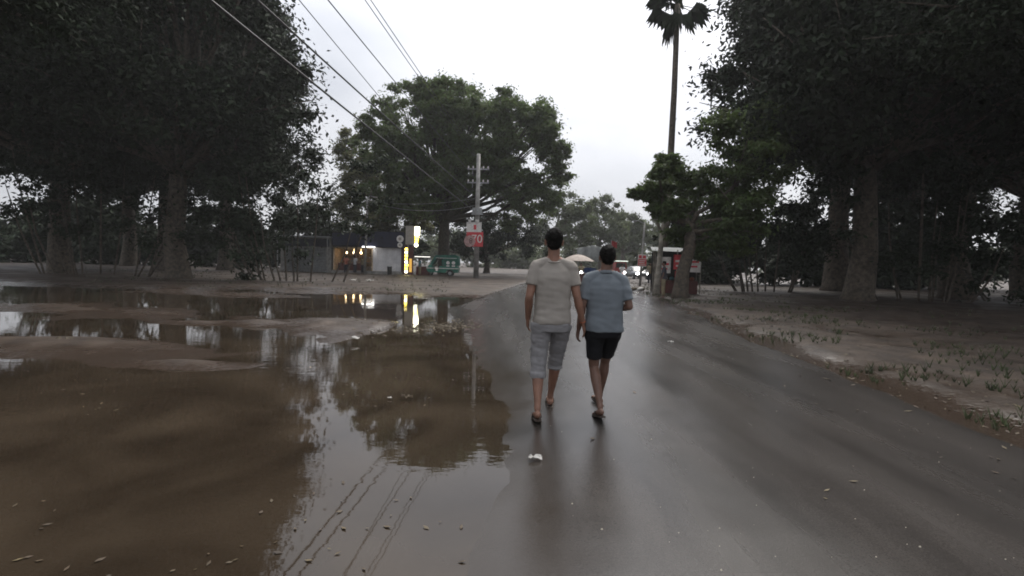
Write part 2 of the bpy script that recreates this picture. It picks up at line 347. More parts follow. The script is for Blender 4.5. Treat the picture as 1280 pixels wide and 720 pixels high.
def ground_z(X, Y):
    u = X-.133*Y
    n = fbm(X, Y, .45, 3, 6)+.35*fbm(X, Y, 2.2, 33, 3)
    z = -.055+.026*n
    z += .17*sst(21, 27, Y+2.0*vnoise(X, Y, .12, 5))                      # far shore
    z += (.105+.05*n)*np.exp(-((X+3.7)/1.5)**2-((Y-10.8)/1.9)**2)                 # mud bar at the left
    ridge = np.exp(-((Y-12.1-.10*X+.35*vnoise(X, Y, .5, 9))/.32)**2)*sst(-9, -7, X)*(1-sst(-1.5, -.4, X))
    z += .075*ridge*(.7+.6*vnoise(X, Y, 1.3, 12))
    z += .09*np.exp(-((X+12.5)/4)**2-((Y-13.5)/1.4)**2)
    z += .13*np.exp(-((X+6.8)/2.2)**2-((Y-7.6+.1*X)/.9)**2)+.05*sst(.1, .9, fbm(X, Y, .35, 51, 4))*sst(5, 8, Y)*sst(2, 4, -X)
    z += .10*np.exp(-((X+11)/3)**2-((Y-18+.2*X)/1.6)**2)
    z += .10*np.exp(-((X+4.6)/1.0)**2-((Y-7.0)/.30)**2)
    z += .10*np.exp(-((X+9.5)/2.5)**2-((Y-10.5-.25*X)/.8)**2)
    z += .06*sst(26, 60, Y)
    road = sst(ROAD_L-.25, ROAD_L+.1, u)*(1-sst(.0, .8, u-road_right(Y)+.25*vnoise(X, Y, .9, 61)))
    ver = sst(0, .8, u-road_right(Y)+.25*vnoise(X, Y, .9, 61))
    z = z*(1-ver)+ver*(.10+.04*n)
    zr = road_z(X, Y)-.07
    return z*(1-road)+zr*road
def grid(xs, ys, fz, name, m):
    X, Y = np.meshgrid(xs, ys); Z = fz(X, Y); nx, ny = len(xs), len(ys)
    me = bpy.data.meshes.new(name); me.vertices.add(nx*ny); me.vertices.foreach_set('co', np.stack([X, Y, Z], -1).ravel())
    i = np.arange((ny-1)*nx).reshape(ny-1, nx)[:, :-1].ravel(); q = np.stack([i, i+1, i+1+nx, i+nx], -1)
    me.loops.add(q.size); me.loops.foreach_set('vertex_index', q.ravel()); me.polygons.add(len(q)); me.polygons.foreach_set('loop_start', np.arange(len(q))*4)
    me.update(); me.validate(); return link(name, me, m, smooth=True)
xs = np.concatenate([np.linspace(-900, -60, 12)[:-1], np.linspace(-60, -16, 60)[:-1], np.linspace(-16, 12, 260)[:-1], np.linspace(12, 60, 50)[:-1], np.linspace(60, 900, 12)])
ys = np.concatenate([np.linspace(-60, -6, 8)[:-1], np.linspace(-6, 0, 20)[:-1], np.linspace(0, 30, 330)[:-1], np.linspace(30, 130, 110)[:-1], np.linspace(130, 1600, 12)])
tag(grid(xs, ys, ground_z, 'ground', M_mud), 'brown wet muddy ground around the road and puddles', kind='structure')
# road sheet follows its own edges
vs_ = np.linspace(0, 1, 120); yr = np.concatenate([np.linspace(-30, 0, 30)[:-1], np.linspace(0, 34, 340)[:-1], np.linspace(34, 260, 90)])
me = bpy.data.meshes.new('road'); V, YY = np.meshgrid(vs_, yr)
edge = .12*fbm(YY*0+3.3, YY, .8, 21, 4); Lf = ROAD_L+edge*.6; Rt = road_right(YY)+edge
Xr = .133*YY+Lf+(Rt-Lf)*V; Zr = road_z(Xr, YY)
Zr -= .05*(sst(.985, 1, V)+sst(.02, 0, V) if False else sst(.985, 1, V))
me.vertices.add(V.size); me.vertices.foreach_set('co', np.stack([Xr, YY, Zr], -1).ravel())
nx = len(vs_); ny = len(yr); i = np.arange((ny-1)*nx).reshape(ny-1, nx)[:, :-1].ravel(); q = np.stack([i, i+1, i+1+nx, i+nx], -1)
me.loops.add(q.size); me.loops.foreach_set('vertex_index', q.ravel()); me.polygons.add(len(q)); me.polygons.foreach_set('loop_start', np.arange(len(q))*4); me.update(); me.validate()
tag(link('road', me, M_road, smooth=True), 'wet dark asphalt road running ahead', kind='structure')
wx = np.linspace(-60, 2, 3); wy = np.linspace(-6, 28, 3)
tag(grid(wx, wy, lambda X, Y: X*0, 'puddle', M_water), 'wide brown rain puddle mirroring the sky and trees', kind='structure')

# ------------------------------------------------------------------ trees
def leaves(lobes, sub=8, per=320, leaf=.3, seed=1, subr=.42, flat=.75, spread=.85):
    r = np.random.RandomState(seed); cs = []
    for (x, y, z, rad) in lobes:
        d = r.normal(size=(sub, 3)); d /= np.linalg.norm(d, axis=1)[:, None]; d *= (r.rand(sub)**.4)[:, None]*rad*spread
        c = np.array([x, y, z])+d; cs.append(np.concatenate([c, np.full((sub, 1), rad*subr)*r.uniform(.6, 1.25, (sub, 1))], 1))
    cs = np.concatenate(cs); n = len(cs)*per
    C = np.repeat(cs, per, 0); d = r.normal(size=(n, 3)); d /= np.linalg.norm(d, axis=1)[:, None]; d *= (np.abs(r.normal(size=n))*.55)[:, None]*C[:, 3:4]; d[:, 2] *= flat
    # a few stray twigs of leaves outside each clump
    k = r.rand(n) < .08; d[k] *= 1.35
    P = C[:, :3]+d
    nrm_ = d/(np.linalg.norm(d, axis=1)[:, None]+1e-6)*.5+r.normal(size=(n, 3))*.6+np.array([0, 0, .55]); nrm_ /= np.linalg.norm(nrm_, axis=1)[:, None]
    t = np.cross(nrm_, r.normal(size=(n, 3))); t /= np.linalg.norm(t, axis=1)[:, None]+1e-9; b = np.cross(nrm_, t)
    s = leaf*r.uniform(.6, 1.3, (n, 1))
    v = np.stack([P-t*s*.5, P+b*s*.22+nrm_*s*.05, P+t*s*.5, P-b*s*.22+nrm_*s*.05], 1).reshape(-1, 3)
    me = bpy.data.meshes.new('leaves'); me.vertices.add(4*n); me.vertices.foreach_set('co', v.astype('f').ravel())
    me.loops.add(4*n); me.loops.foreach_set('vertex_index', np.arange(4*n)); me.polygons.add(n); me.polygons.foreach_set('loop_start', np.arange(n)*4); me.update()
    return me
def limbs(base, lobes, r0, fork, seed=1, skip=1):
    rd = random.Random(seed); base = Vector(base); f = Vector(fork); mb = MB()
    m1 = base.lerp(f, .35)+Vector((rd.uniform(-.2, .2), rd.uniform(-.2, .2), 0)); m2 = base.lerp(f, .7)+Vector((rd.uniform(-.3, .3), rd.uniform(-.2, .2), 0))
    mb.tube([base-Vector((0, 0, .3)), base+Vector((0, 0, .3)), m1, m2, f], [r0*1.7, r0*1.25, r0, r0*.9, r0*.8], 12)
    br = MB()
    for l in lobes[::skip]:
        e = Vector(l[:3]); h = f.lerp(e, .5)+Vector((rd.uniform(-.6, .6), rd.uniform(-.6, .6), -rd.uniform(0, .12)*(e-f).length))
        q = f.lerp(h, .5)+Vector((rd.uniform(-.3, .3), 0, rd.uniform(-.3, .1)))
        br.tube([f-Vector((0, 0, .3)), q, h, h.lerp(e, .6)+Vector((0, 0, .2)), e], [r0*.5, r0*.38, r0*.27, r0*.15, r0*.06], 7)
        for k in range(3):
            s = h.lerp(e, rd.uniform(.1, .8)); g = e+Vector((rd.uniform(-1, 1), rd.uniform(-1, 1), rd.uniform(-.6, 1)))*l[3]*.9
            br.tube([s, s.lerp(g, .5)+Vector((0, 0, .1)), g], [r0*.14, r0*.09, r0*.03], 5)
    return mb, br
def tree(name, label, cat, base, lobes, r0, fork, leafmesh=None, lm=None, bm_=None, seed=1, group=None, skip=1, **kw):
    t = empty(name, base); tag(t, label, cat, group); bx = Vector(base)
    tr, br = limbs((0, 0, 0), [(l[0]-bx.x, l[1]-bx.y, l[2]-bx.z, l[3]) for l in lobes], r0, Vector(fork)-bx, seed, skip)
    a = tr.build('trunk', bm_ or M_bark, t, smooth=True); br.build('branches', bm_ or M_bark, t, smooth=True)
    me = leafmesh or leaves([(l[0]-bx.x, l[1]-bx.y, l[2]-bx.z, l[3]) for l in lobes], seed=seed, **kw)
    c = link('crown', me, None if leafmesh else (lm or M_leaf), t)
    return t
def plobes(lst, Y, dy, seed=1):
    rd = random.Random(seed); out = []
    for px, py, rp in lst:
        y = Y+rd.uniform(-dy, dy); p = at(px, py, y); out.append((p.x, p.y, p.z, rp*y/640))
    return out

# the great rain tree in the middle
ML = [(468, 188, 22), (478, 148, 20), (500, 125, 20), (530, 116, 19), (560, 117, 20), (590, 124, 20), (615, 142, 22), (640, 157, 22), (664, 168, 24), (684, 195, 20), (690, 226, 18), (684, 252, 16),
      (498, 165, 28), (540, 150, 28), (580, 160, 28), (618, 180, 26), (520, 205, 28), (556, 195, 26), (590, 200, 24), (482, 218, 24), (630, 206, 18), (622, 232, 18), (650, 240, 15), (665, 262, 16), (506, 242, 24), (532, 245, 18), (640, 268, 18), (545, 225, 16), (570, 240, 18), (600, 222, 20), (535, 200, 30), (575, 180, 30), (610, 205, 26), (560, 220, 22), (505, 190, 26), (640, 185, 24), (655, 222, 15), (700, 188, 11), (704, 214, 11), (688, 166, 12), (655, 148, 14), (630, 136, 13), (520, 112, 12), (455, 160, 14)]
rx_ = random.Random(88); EX = []
while len(EX) < 46:
    px_, py_ = rx_.uniform(450, 702), rx_.uniform(112, 262)
    if ((px_-578)/128)**2+((py_-205)/94)**2 > 1 or math.hypot(px_-655, (py_-216)) < 16 or (py_ > 232 and 585 < px_ < 650): continue
    EX.append((px_, py_, rx_.uniform(13, 19)))
ML += EX
lob = plobes(ML[:28], 56, 5, 4)+plobes(ML[28:], 51.5, 1.5, 5)
tree('rain_tree', 'largest tree in view, wide rounded dark green crown behind the utility pole', 'tree', (at(556, 345, 55).x, 55, .1), lob, .62, at(556, 272, 55), bm_=mat('dark_bark', (.045, .036, .028), .9, .3, 6), skip=2, seed=4, sub=14, per=190, leaf=.36, subr=.66, spread=1.1, flat=.55, lm=M_leaf)
OL = [(446, 195, 22), (452, 232, 24), (476, 255, 22), (444, 268, 22), (500, 268, 20), (522, 280, 16), (470, 285, 18), (430, 240, 24), (488, 232, 16), (436, 180, 16), (462, 212, 18), (494, 252, 16), (440, 300, 15), (458, 300, 14), (505, 292, 13), (448, 218, 16), (472, 270, 15)]
tree('olive_tree', 'lower olive green tree rising behind the small far shop', 'tree', (at(484, 345, 56.5).x, 60, .1), plobes(OL, 60, 2.5, 5), .35, at(484, 290, 60), seed=5, sub=14, per=250, leaf=.38, subr=.5, spread=1.1, lm=M_leaf2, skip=2)
UL = [(540, 290, 22), (566, 272, 20), (595, 285, 24), (625, 285, 24), (575, 305, 20), (610, 310, 20), (650, 300, 22), (675, 295, 22), (520, 305, 14)]
tree('shade_tree', 'dark low tree filling the gap under the great crown behind the numbered board', 'tree', (at(607, 345, 64).x, 66, .1), plobes(UL, 66, 3, 6), .35, at(607, 315, 66), seed=6, sub=13, per=220, leaf=.42, subr=.5, spread=1.1, lm=M_leafS)
RL = [[(704, 262, 20), (712, 285, 24), (690, 285, 18), (722, 300, 22), (700, 306, 18), (722, 262, 15), (732, 278, 16)], [(742, 268, 19), (757, 264, 17), (750, 290, 24), (772, 278, 14), (735, 300, 20), (765, 302, 18)], [(788, 287, 14), (800, 284, 10), (778, 300, 15), (783, 279, 12), (812, 288, 13), (772, 290, 14), (828, 292, 14), (795, 298, 14), (795, 303, 16), (815, 300, 14)]]
labs = ['bushy tree just right of the great crown, above the taller man', 'rounded tree in the distance above the head of the polo man', 'lowest of the distant trees, behind the road sign post']
for k, l_ in enumerate(RL):
    Y = (88, 96, 105)[k]; c = l_[2]
    tree('roadside_tree', labs[k], 'tree', (at(c[0], 340, Y).x, Y, .1), plobes(l_, Y, 3, 8+k), .4, at(c[0], c[1]+15, Y), seed=8+k, sub=13, per=220, leaf=.55, subr=.48, spread=1.1, lm=M_leaf3, group='trees along the far road')
# far wood as one mass
r_ = random.Random(3); fw = []
for k in range(120):
    x = -170+340*k/119; y = 135+r_.uniform(-8, 18); h = r_.uniform(5, 9.5)
    if .05*y < x < .22*y: h *= .75
    fw.append((x+r_.uniform(-2, 2), y, h*.55, r_.uniform(4, 6)))
tag(link('distant_wood', leaves(fw, sub=9, per=110, leaf=1.4, subr=.6, seed=9), M_leaf3), 'far belt of dark trees closing the view at the horizon', 'woodland', kind='stuff')

for side_name, xa, xb, sd2 in (('left', -95, -19, 13), ('right', 14.5, 95, 14)):
    r_ = random.Random(sd2); bl = []
    for k in range(80):
        x = xa+(xb-xa)*k/79; y = (62 if side_name == 'left' else 48)+r_.uniform(-4, 8); h = r_.uniform(4.5, 9)
        if side_name == 'left' and x > -.33*y-1: h = 4.0
        bl += [(x, y, h*.3, r_.uniform(2.2, 3.2)), (x+r_.uniform(-1, 1), y+1, h*.8, r_.uniform(1.8, 3))]
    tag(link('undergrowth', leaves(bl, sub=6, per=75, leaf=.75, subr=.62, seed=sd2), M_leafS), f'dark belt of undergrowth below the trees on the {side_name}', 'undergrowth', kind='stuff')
# roadside tree on the right whose branch reaches into the road
BL = [(826, 236, 19), (808, 243, 13), (794, 242, 10), (834, 205, 15), (822, 214, 11), (818, 262, 9), (840, 262, 18), (862, 220, 30), (880, 260, 34), (850, 290, 18), (870, 310, 16), (905, 230, 36), (920, 290, 34), (900, 170, 36), (950, 210, 40), (960, 160, 38), (935, 260, 40)]
tree('overhanging_tree', 'dark tree at the right road edge, one branch reaching left under the palm', 'tree', (at(850, 380, 24).x, 24, .1), plobes(BL, 24, 1.4, 12), .3, at(862, 280, 24), seed=12, sub=13, per=360, leaf=.21, lm=M_leaf, subr=.5, flat=.5, skip=2)

# big shade trees of both sides, three crowns reused; overhead canopies added to dim the sides
def big(seed, n=50, rx=8.6, rz=6.8, zc=14):
    rd = random.Random(seed); out = []
    while len(out) < n:
        x, y, z = rd.uniform(-1, 1), rd.uniform(-1, 1), rd.uniform(-1, 1)
        if x*x+y*y+z*z < 1 and x*x+y*y+z*z > .12: out.append((x*rx*.84, y*rx*.84, zc+z*rz*.95-(x*x+y*y)*2.0, rd.uniform(1.9, 2.7)))
    return out
protos = []
for sd_ in (31, 47):
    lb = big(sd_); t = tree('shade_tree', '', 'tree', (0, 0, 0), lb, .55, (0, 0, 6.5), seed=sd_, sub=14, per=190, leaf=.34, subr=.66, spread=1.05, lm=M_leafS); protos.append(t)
side = [
 (0, -20.2, 31, .2, 1.02, 'broad dark tree across the puddle, just left of the open sky'),
 (1, -30, 34, 1.4, 1.08, 'second dark tree from the open sky across the puddle at the left'),
 (0, -45, 40, 2.2, 1.1, 'dark tree at the far left edge across the puddle'),
 (1, -28, 50, 3.0, 1.15, 'tall dark tree farther back, between the puddle trees and the far shop'),
 (0, -42, 56, 4.0, 1.2, 'tall dark tree farther back behind the tree at the left edge'),
 (2, -16.5, 11, 5.0, .9, 'added dark canopy overhead at the upper left, nearest the viewer, blocking sky light'),  # added to cut sky light and darken the puddle's reflection
 (2, -28, 17, .9, 1.0, 'dark canopy reaching over the puddle at the upper left corner'),
 (1, -14, -4, 1.1, .9, 'unseen canopy added behind the viewer to block light over the left of the puddle'),  # out of view, added only as a light blocker
 (0, 17.6, 26, 2.7, 1.05, 'broad dark tree on the right beside the overhanging branch tree'),
 (1, 24, 38, 3.9, 1.35, 'tall dark tree on the right, set back beyond the roadside stalls'),
 (0, 35, 35, 5.2, 1.1, 'dark tree at the right edge, behind the nearer verge trees'),
 (2, 27, 19, .4, 1.0, 'dark verge tree in front at the right edge of the view'),
 (2, 17.0, 13.5, 1.8, .95, 'added dark canopy overhead at the upper right, darkening the road'),  # added so the right of the road stays dark
 (1, 16.5, 2, 2.9, .95, 'unseen canopy added beside the viewer on the right to block sky light'),  # outside the frame, added to keep light off the right side
 (0, 26, 30, 4.4, 1.25, 'dark tree on the right rising to the top of the view'),
 (1, -29.5, 44, .8, 1.4, 'very tall dark tree in the gap left of the great tree'),
 (1, 40, 52, 2.0, 1.2, 'tall dark tree far back at the right edge'),
]
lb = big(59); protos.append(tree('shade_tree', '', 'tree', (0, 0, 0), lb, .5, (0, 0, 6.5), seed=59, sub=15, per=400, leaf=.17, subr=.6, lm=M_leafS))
usedp = set()
for (k, x, y, rz, s, lb) in side:
    t = protos[k] if k not in usedp else copy_tree(protos[k]); usedp.add(k)
    t.location = (x, y, .05); t.rotation_euler = (0, 0, rz); t.scale = (s, s, s); tag(t, lb, 'tree', 'big shade trees on both sides of the road')
def bush(name, label, x, y, z, wd, h, seed, lm=M_leafS, leaf=.28):
    rd = random.Random(seed); lb = [(rd.uniform(-wd, wd)*.8, rd.uniform(-.8, .8), rd.uniform(.3, 1)*h, rd.uniform(.6, 1)*h*.4) for _ in range(14)]
    t = empty(name, (x, y, z)); tag(t, label, 'hedge', 'dark undergrowth behind the roadside')
    link('foliage', leaves(lb, sub=7, per=150, leaf=leaf, seed=seed), lm, t)
    st = MB()
    for l in lb: st.tube([(l[0]*.6, l[1]*.5, -.1), (l[0]*.85, l[1], l[2]*.5), l[:3]], [.06, .045, .02], 5)
    st.build('stems', M_bark, t)
bush('hedge', 'dark undergrowth across the puddle below the tree nearest the open sky', -13, 31, 0, 6, 8, 71)
bush('hedge', 'dark undergrowth across the puddle at the far left', -26, 32, 0, 8, 9, 72)
bush('hedge', 'dark undergrowth behind the roadside stalls on the right', 16.5, 33, 0, 4.5, 7, 73)
bush('hedge', 'dark undergrowth between the verge trees on the right', 21, 26, 0, 6, 7, 74)
bush('hedge', 'dark undergrowth at the right edge of the view', 30, 28, 0, 8, 8, 75)

# palm at the right of the sky
pt = at(847, 6, 33); pb = at(827, 350, 33); palm = empty('palm_tree', (pb.x, pb.y, .05)); tag(palm, 'tall thin palm with fan leaves at the upper right of the open sky', 'palm tree')
top = pt-Vector((pb.x, pb.y, .05)); pm = MB()
pp = [Vector((0, 0, -.3)), top*.15+Vector((.02, 0, 0)), top*.4+Vector((.12, 0, 0)), top*.7+Vector((.1, 0, 0)), top]
pm.tube(pp, [.34, .26, .22, .19, .17], 10); pm.build('trunk', M_bark, palm, smooth=True)
rd = random.Random(5); fronds = []
for k in range(17):
    az = rd.uniform(0, 2*math.pi); el = rd.uniform(-1.35, .9); d = Vector((math.cos(az)*math.cos(el), math.sin(az)*math.cos(el), math.sin(el)))
    side_ = d.cross(Vector((0, 0, 1))).normalized(); up = side_.cross(d); fr = MB(); c0 = top+d*1.0; fr.tube([top, c0], [.035, .02], 5)
    nseg = 15
    for j in range(nseg):
        a = -1.5+3.0*j/(nseg-1); dd = (d*math.cos(a)+side_*math.sin(a)).normalized(); tip = c0+dd*rd.uniform(.85, 1.2)-Vector((0, 0, .2+.6*rd.random())); wv = dd.cross(up).normalized()*.10; mid = c0+dd*.7+up*.03
        fr.add([c0, mid+wv, tip, mid-wv], [(0, 1, 2), (0, 2, 3)])
    fr.build('frond', M_leafS, palm)

# ------------------------------------------------------------------ poles and wires
def pole_parts(root, H, r0, r1, m, seg=12, lean=(0, 0)):
    MB().tube([(0, 0, -.3), (lean[0]*.5, lean[1]*.5, H/2), (lean[0], lean[1], H)], [r0, (r0+r1)/2, r1], seg).build('post', m, root, smooth=True)
PB = at(595, 345, 45); pH = at(594, 193, 45).z
up = empty('utility_pole', (PB.x, 45, .05)); tag(up, 'concrete utility pole with crossarms and red number board in front of the great tree', 'utility pole')
pole_parts(up, pH, .24, .16, M_pole)
for z in (at(594, 212, 45).z, at(594, 229, 45).z):
    a = MB().box(-.95, .95, -.06, .06, z-.05, z+.05).box(-.5, -.46, -.05, .05, z-.45, z).build('crossarm', M_steel, up)
    for x in (-.85, -.45, .45, .85): MB().tube([(x, 0, z+.05), (x, 0, z+.12), (x, 0, z+.2), (x, 0, z+.26)], [.03, .07, .05, .06], 8).build('insulator', M_signwhite, a)
zt = at(594, 268, 45).z
tb = MB()
for k in range(3): tb.box(-.42+.3*k, -.18+.3*k, -.36, -.2, zt, zt+.5)
tb.box(-.5, .5, -.4, -.16, zt-.1, zt).build('meter_box', M_steel, up)
# boards strapped to the pole
def board(name, x0, x1, y0, y1, m, parent, Y=44.6, dy=0):
    p = at(x0, y1, Y); q = at(x1, y0, Y); return MB().box(p.x-PB.x, q.x-PB.x, Y-45+dy, Y-44.95+dy, p.z-.05, q.z-.05, .01).build(name, m, parent)
board('small_plate', 585.3, 588.8, 274.5, 279.5, M_signwhite, up); board('small_plate', 594.3, 598.5, 274.5, 279.5, M_signwhite, up)
b1 = board('white_plate', 583, 602, 278, 290, M_signwhite, up); board('red_square', 592, 595.6, 281, 287, M_red, b1, 44.6, -.012)
b2 = board('number_board', 583, 604, 290, 308, M_red, up, 44.6, .003)
c = at(595.5, 299, 44.6); textmesh('70', .98, M_signwhite, b2, (c.x-PB.x+.04, -.42, c.z-.05), name='number')
p = at(587, 302, 44.5); rb = MB().tube([(p.x-PB.x, -.44, p.z), (p.x-PB.x, -.40, p.z)], .52, 8).build('round_board', mat('faded_pink', (.48, .30, .28), .6, .2, 6), up); textmesh('8', .62, M_maroon, rb, (p.x-PB.x+.1, -.452, p.z), name='number')
Wd = [((593, 195), (459, 0)), ((596, 195), (466, 0)), ((593, 222), (438, 30)), ((593, 262), (438, 72)), ((593, 245), (438, 102)), ((593, 264), (438, 137))]
wl = ['power line, leftmost of the close pair crossing the top of the sky', 'power line, right one of the close pair crossing the top of the sky', 'single power line entering the sky below the close pair', 'faint thin telephone wire between the power lines', 'thick black cable crossing the left edge of the great crown', 'lowest black cable at the left of the great crown']
for k, (a, b) in enumerate(Wd):
    A = at(*a, 45); sl = (at(b[0], b[1], 1).z-CAM_Z); Y2 = (A.z-CAM_Z)/sl; B = at(*b, Y2); d = (B-A)
    E = A+d*((A.y+8)/(A.y-Y2)); n_ = 24; pts = []
    for i in range(n_+1): t = i/n_; q = A.lerp(E, t); q.z -= .25*4*t*(1-t)*(0 if k > 9 else .4); pts.append(q-A)
    r = (.016, .016, .018, .009, .028, .028)[k]
    tag(MB().tube(pts, r, 5).build('overhead_wire', M_wire, None, A), wl[k], 'wire', 'overhead wires running to the utility pole')
def hang_wire(p, q, sag, r, label, m=None):
    n_ = 20; pts = []
    for i in range(n_+1): t = i/n_; v = p.lerp(q, t); v.z -= sag*4*t*(1-t); pts.append(v-p)
    tag(MB().tube(pts, r, 5).build('overhead_wire', m or M_steel, None, p), label, 'wire', 'thin wires strung between poles')
hang_wire(at(475, 256, 48), at(593, 257, 45.2), .5, .022, 'thin pale wire from the street lamp post to the utility pole')
hang_wire(at(475, 253, 48), at(593, 248, 45.2), .3, .016, 'upper thin pale wire from the street lamp post to the utility pole')

# ------------------------------------------------------------------ people
def lerp(a, b, t): return Vector(a).lerp(Vector(b), t)
def hand(mb, wrist, elbow, s, palm_n, r=1.0, curl=.5):
    """palm with five fingers, continuing the forearm; palm_n points out of the palm"""
    w_ = Vector(wrist); d = (w_-Vector(elbow)).normalized(); n = Vector(palm_n); n = (n-d*n.dot(d)).normalized(); sd = d.cross(n)*s  # sd towards the thumb side
    mb.tube([w_-d*.02, w_+d*.03, w_+d*.065, w_+d*.092], [(.026*r, .019*r), (.037*r, .016*r), (.041*r, .015*r), (.039*r, .012*r)], 12, flat=sd, cap='round')
    for k, (o, ln) in enumerate(((.029, .070), (.0100, .078), (-.0095, .073), (-.028, .058))):
        p = w_+d*.088+sd*o*r; a1 = curl*(.45+.12*k); a2 = a1+curl*(.6+.1*k)
        p1 = p+(d*math.cos(a1)+n*math.sin(a1))*ln*.42+sd*o*.12; p2 = p1+(d*math.cos(a2)+n*math.sin(a2))*ln*.33; a3 = a2+curl*.5; p3 = p2+(d*math.cos(a3)+n*math.sin(a3))*ln*.25
        mb.tube([p-d*.012, p1, p2, p3], [.0092*r, .0088*r, .0080*r, .0068*r], 8, cap='round')
    p = w_+d*.028+sd*.027*r; p1 = p+(d*.62+sd*.66+n*.3).normalized()*.034; p2 = p1+(d*.9+sd*.3+n*.3).normalized()*.029; p3 = p2+(d*1+sd*.05+n*.25).normalized()*.02
    mb.tube([p-sd*.012, p1, p2, p3], [.0145*r, .0115*r, .0100*r, .0075*r], 8, cap='round')
def foot(mb, ankle, yaw, pitch, s=1.0):
    A = Vector(ankle); q = Matrix.Rotation(yaw, 3, 'Z') @ Matrix.Rotation(pitch, 3, 'X')
    P = lambda x, y, z: A+q @ (Vector((x, y, z))*s)
    mb.tube([P(0, -.045, -.045), P(0, -.02, -.05), P(0, .05, -.055), P(.0, .12, -.066), P(.0, .17, -.072)], [(.028*s, .03*s), (.034*s, .034*s), (.036*s, .028*s), (.043*s, .018*s), (.040*s, .012*s)], 12, flat=q @ Vector((1, 0, 0)), cap='round')
    for k in range(5):
        x = -.032+.016*k; mb.tube([P(x, .155, -.073), P(x*1.1, .2-.006*abs(k-3)*1.6, -.075)], (.010*s, .0085*s), 6, cap='round')
    return P, q
def person(name, label, cfg, group=None):
    """facing +Y; joints in metres, origin on the ground"""
    g = cfg; t = empty(name); tag(t, label, 'person', group); vx = g.get('voxel', .007); H = g['H']; k = H/1.75
    skin = g.get('skin', M_skin); b = MB(); hc = Vector(g['head'])
    sh = [Vector(p) for p in g['sh']]; el = [Vector(p) for p in g['el']]; wr = [Vector(p) for p in g['wr']]; hp = [Vector(p) for p in g['hip']]; kn = [Vector(p) for p in g['knee']]; an = [Vector(p) for p in g['ank']]
    sz = (sh[0].z+sh[1].z)/2; hz = (hp[0].z+hp[1].z)/2; cx = (sh[0].x+sh[1].x)/2; hx = (hp[0].x+hp[1].x)/2; cy = (sh[0].y+sh[1].y)/2; hy = (hp[0].y+hp[1].y)/2
    bw = g.get('build', 1.0)
    # head: skull, jaw, nose, ears, brow, lips
    b.ell(hc+Vector((0, -.012, .02))*k, (.076*k, .094*k, .098*k)); b.ell(hc+Vector((0, .028, -.05))*k, (.058*k, .062*k, .062*k)); b.ell(hc+Vector((0, .058, -.095))*k, (.026*k, .024*k, .02*k))
    b.tube([hc+Vector((0, .082, .018))*k, hc+Vector((0, .108, -.022))*k], [.010*k, .017*k], 8, cap='round'); b.tube([hc+Vector((-.035, .072, .03))*k, hc+Vector((.035, .072, .03))*k], .012*k, 8, cap='round')
    b.tube([hc+Vector((-.02, .084, -.058))*k, hc+Vector((.02, .084, -.058))*k], .009*k, 8, cap='round')
    for s in (-1, 1):
        b.ell(hc+Vector((s*.080, -.006, -.012))*k, (.011*k, .018*k, .030*k), 10, 8); b.ell(hc+Vector((s*.084, -.016, .004))*k, (.009*k, .012*k, .016*k), 8, 6)
    nb = Vector((cx, cy, sz+.055*k)); b.tube([nb-Vector((0, 0, .04)), nb+Vector((0, .0, .03)), hc+Vector((0, -.012, -.05))*k], [(.066*k, .062*k), (.057*k, .055*k), (.056*k, .058*k)], 14, flat=(1, 0, 0))
    # trapezius, torso under the clothes
    for s in (0, 1): b.tube([nb+Vector((0, 0, .02)), nb.lerp(sh[s], .55)+Vector((0, 0, .012)), sh[s]], [.045*k, .042*k, .045*k], 10, cap='round')
    T = lambda f: (hx+(cx-hx)*f, hy+(cy-hy)*f)
    secs = [(hz-.08*k, hx, hy-.01, .13*k, .09*k)]+[(hz+(sz-hz)*f, *T(f), rx*k*bw, ry*k*bw) for f, rx, ry in ((0, .155, .105), (.2, .15, .10), (.45, .14, .095), (.7, .16, .10), (.88, .165, .09), (1.0, .12, .065))]
    b.loft(secs)
    for s in (0, 1):
        sg = -1 if s == 0 else 1
        b.tube([sh[s], sh[s].lerp(el[s], .3), sh[s].lerp(el[s], .65), el[s]], [.050*k*bw, .050*k*bw, .044*k, .037*k], 12, cap='round')
        b.tube([el[s], el[s].lerp(wr[s], .25), el[s].lerp(wr[s], .6), wr[s]], [.037*k, .041*k, .034*k, (.026*k)], 12, cap='round')
        hand(b, wr[s], el[s], sg*g.get('hs', 1), g['pn'][s], k, g.get('curl', .5))
        b.tube([hp[s], hp[s].lerp(kn[s], .35), hp[s].lerp(kn[s], .75), kn[s]], [.088*k*bw, .083*k, .063*k, .054*k], 14, cap='round')
        back = Vector((0, -.016*k, 0))
        b.tube([kn[s], kn[s].lerp(an[s], .28)+back, kn[s].lerp(an[s], .6)+back*.5, kn[s].lerp(an[s], .88), an[s]], [.050*k, .056*k, .044*k, .030*k, .032*k], 14, cap='round')
        foot(b, an[s], g['yaw'][s], g['fp'][s], k)
    remesh(b, 'body', skin, t, vx, 3)
    # eyes
    if vx < .012:
        for s in (-1, 1): MB().ell(hc+Vector((s*.03, .076, .008))*k, .0115*k, 10, 8).build('eye', M_eye, t, smooth=True)
    # hair
    h = MB(); h.ell(hc+Vector((0, -.022, .036))*k, (.084*k, .098*k, .096*k), 20, 14); h.ell(hc+Vector((0, -.055, -.012))*k, (.070*k, .058*k, .070*k), 16, 12); h.ell(hc+Vector((0, .03, .085))*k, (.06*k, .055*k, .04*k), 14, 10)
    for s in (-1, 1): h.ell(hc+Vector((s*.066, -.005, .035))*k, (.018*k, .04*k, .04*k), 10, 8)
    remesh(h, 'hair', M_hair, t, max(vx, .006), 2, (lambda c: .006*noise.noise(c*34)+.006*noise.noise(c*80)) if vx < .02 else None)
    # shirt
    s_ = MB(); hem = g['hem']; st = g.get('shirt_w', 1.0)
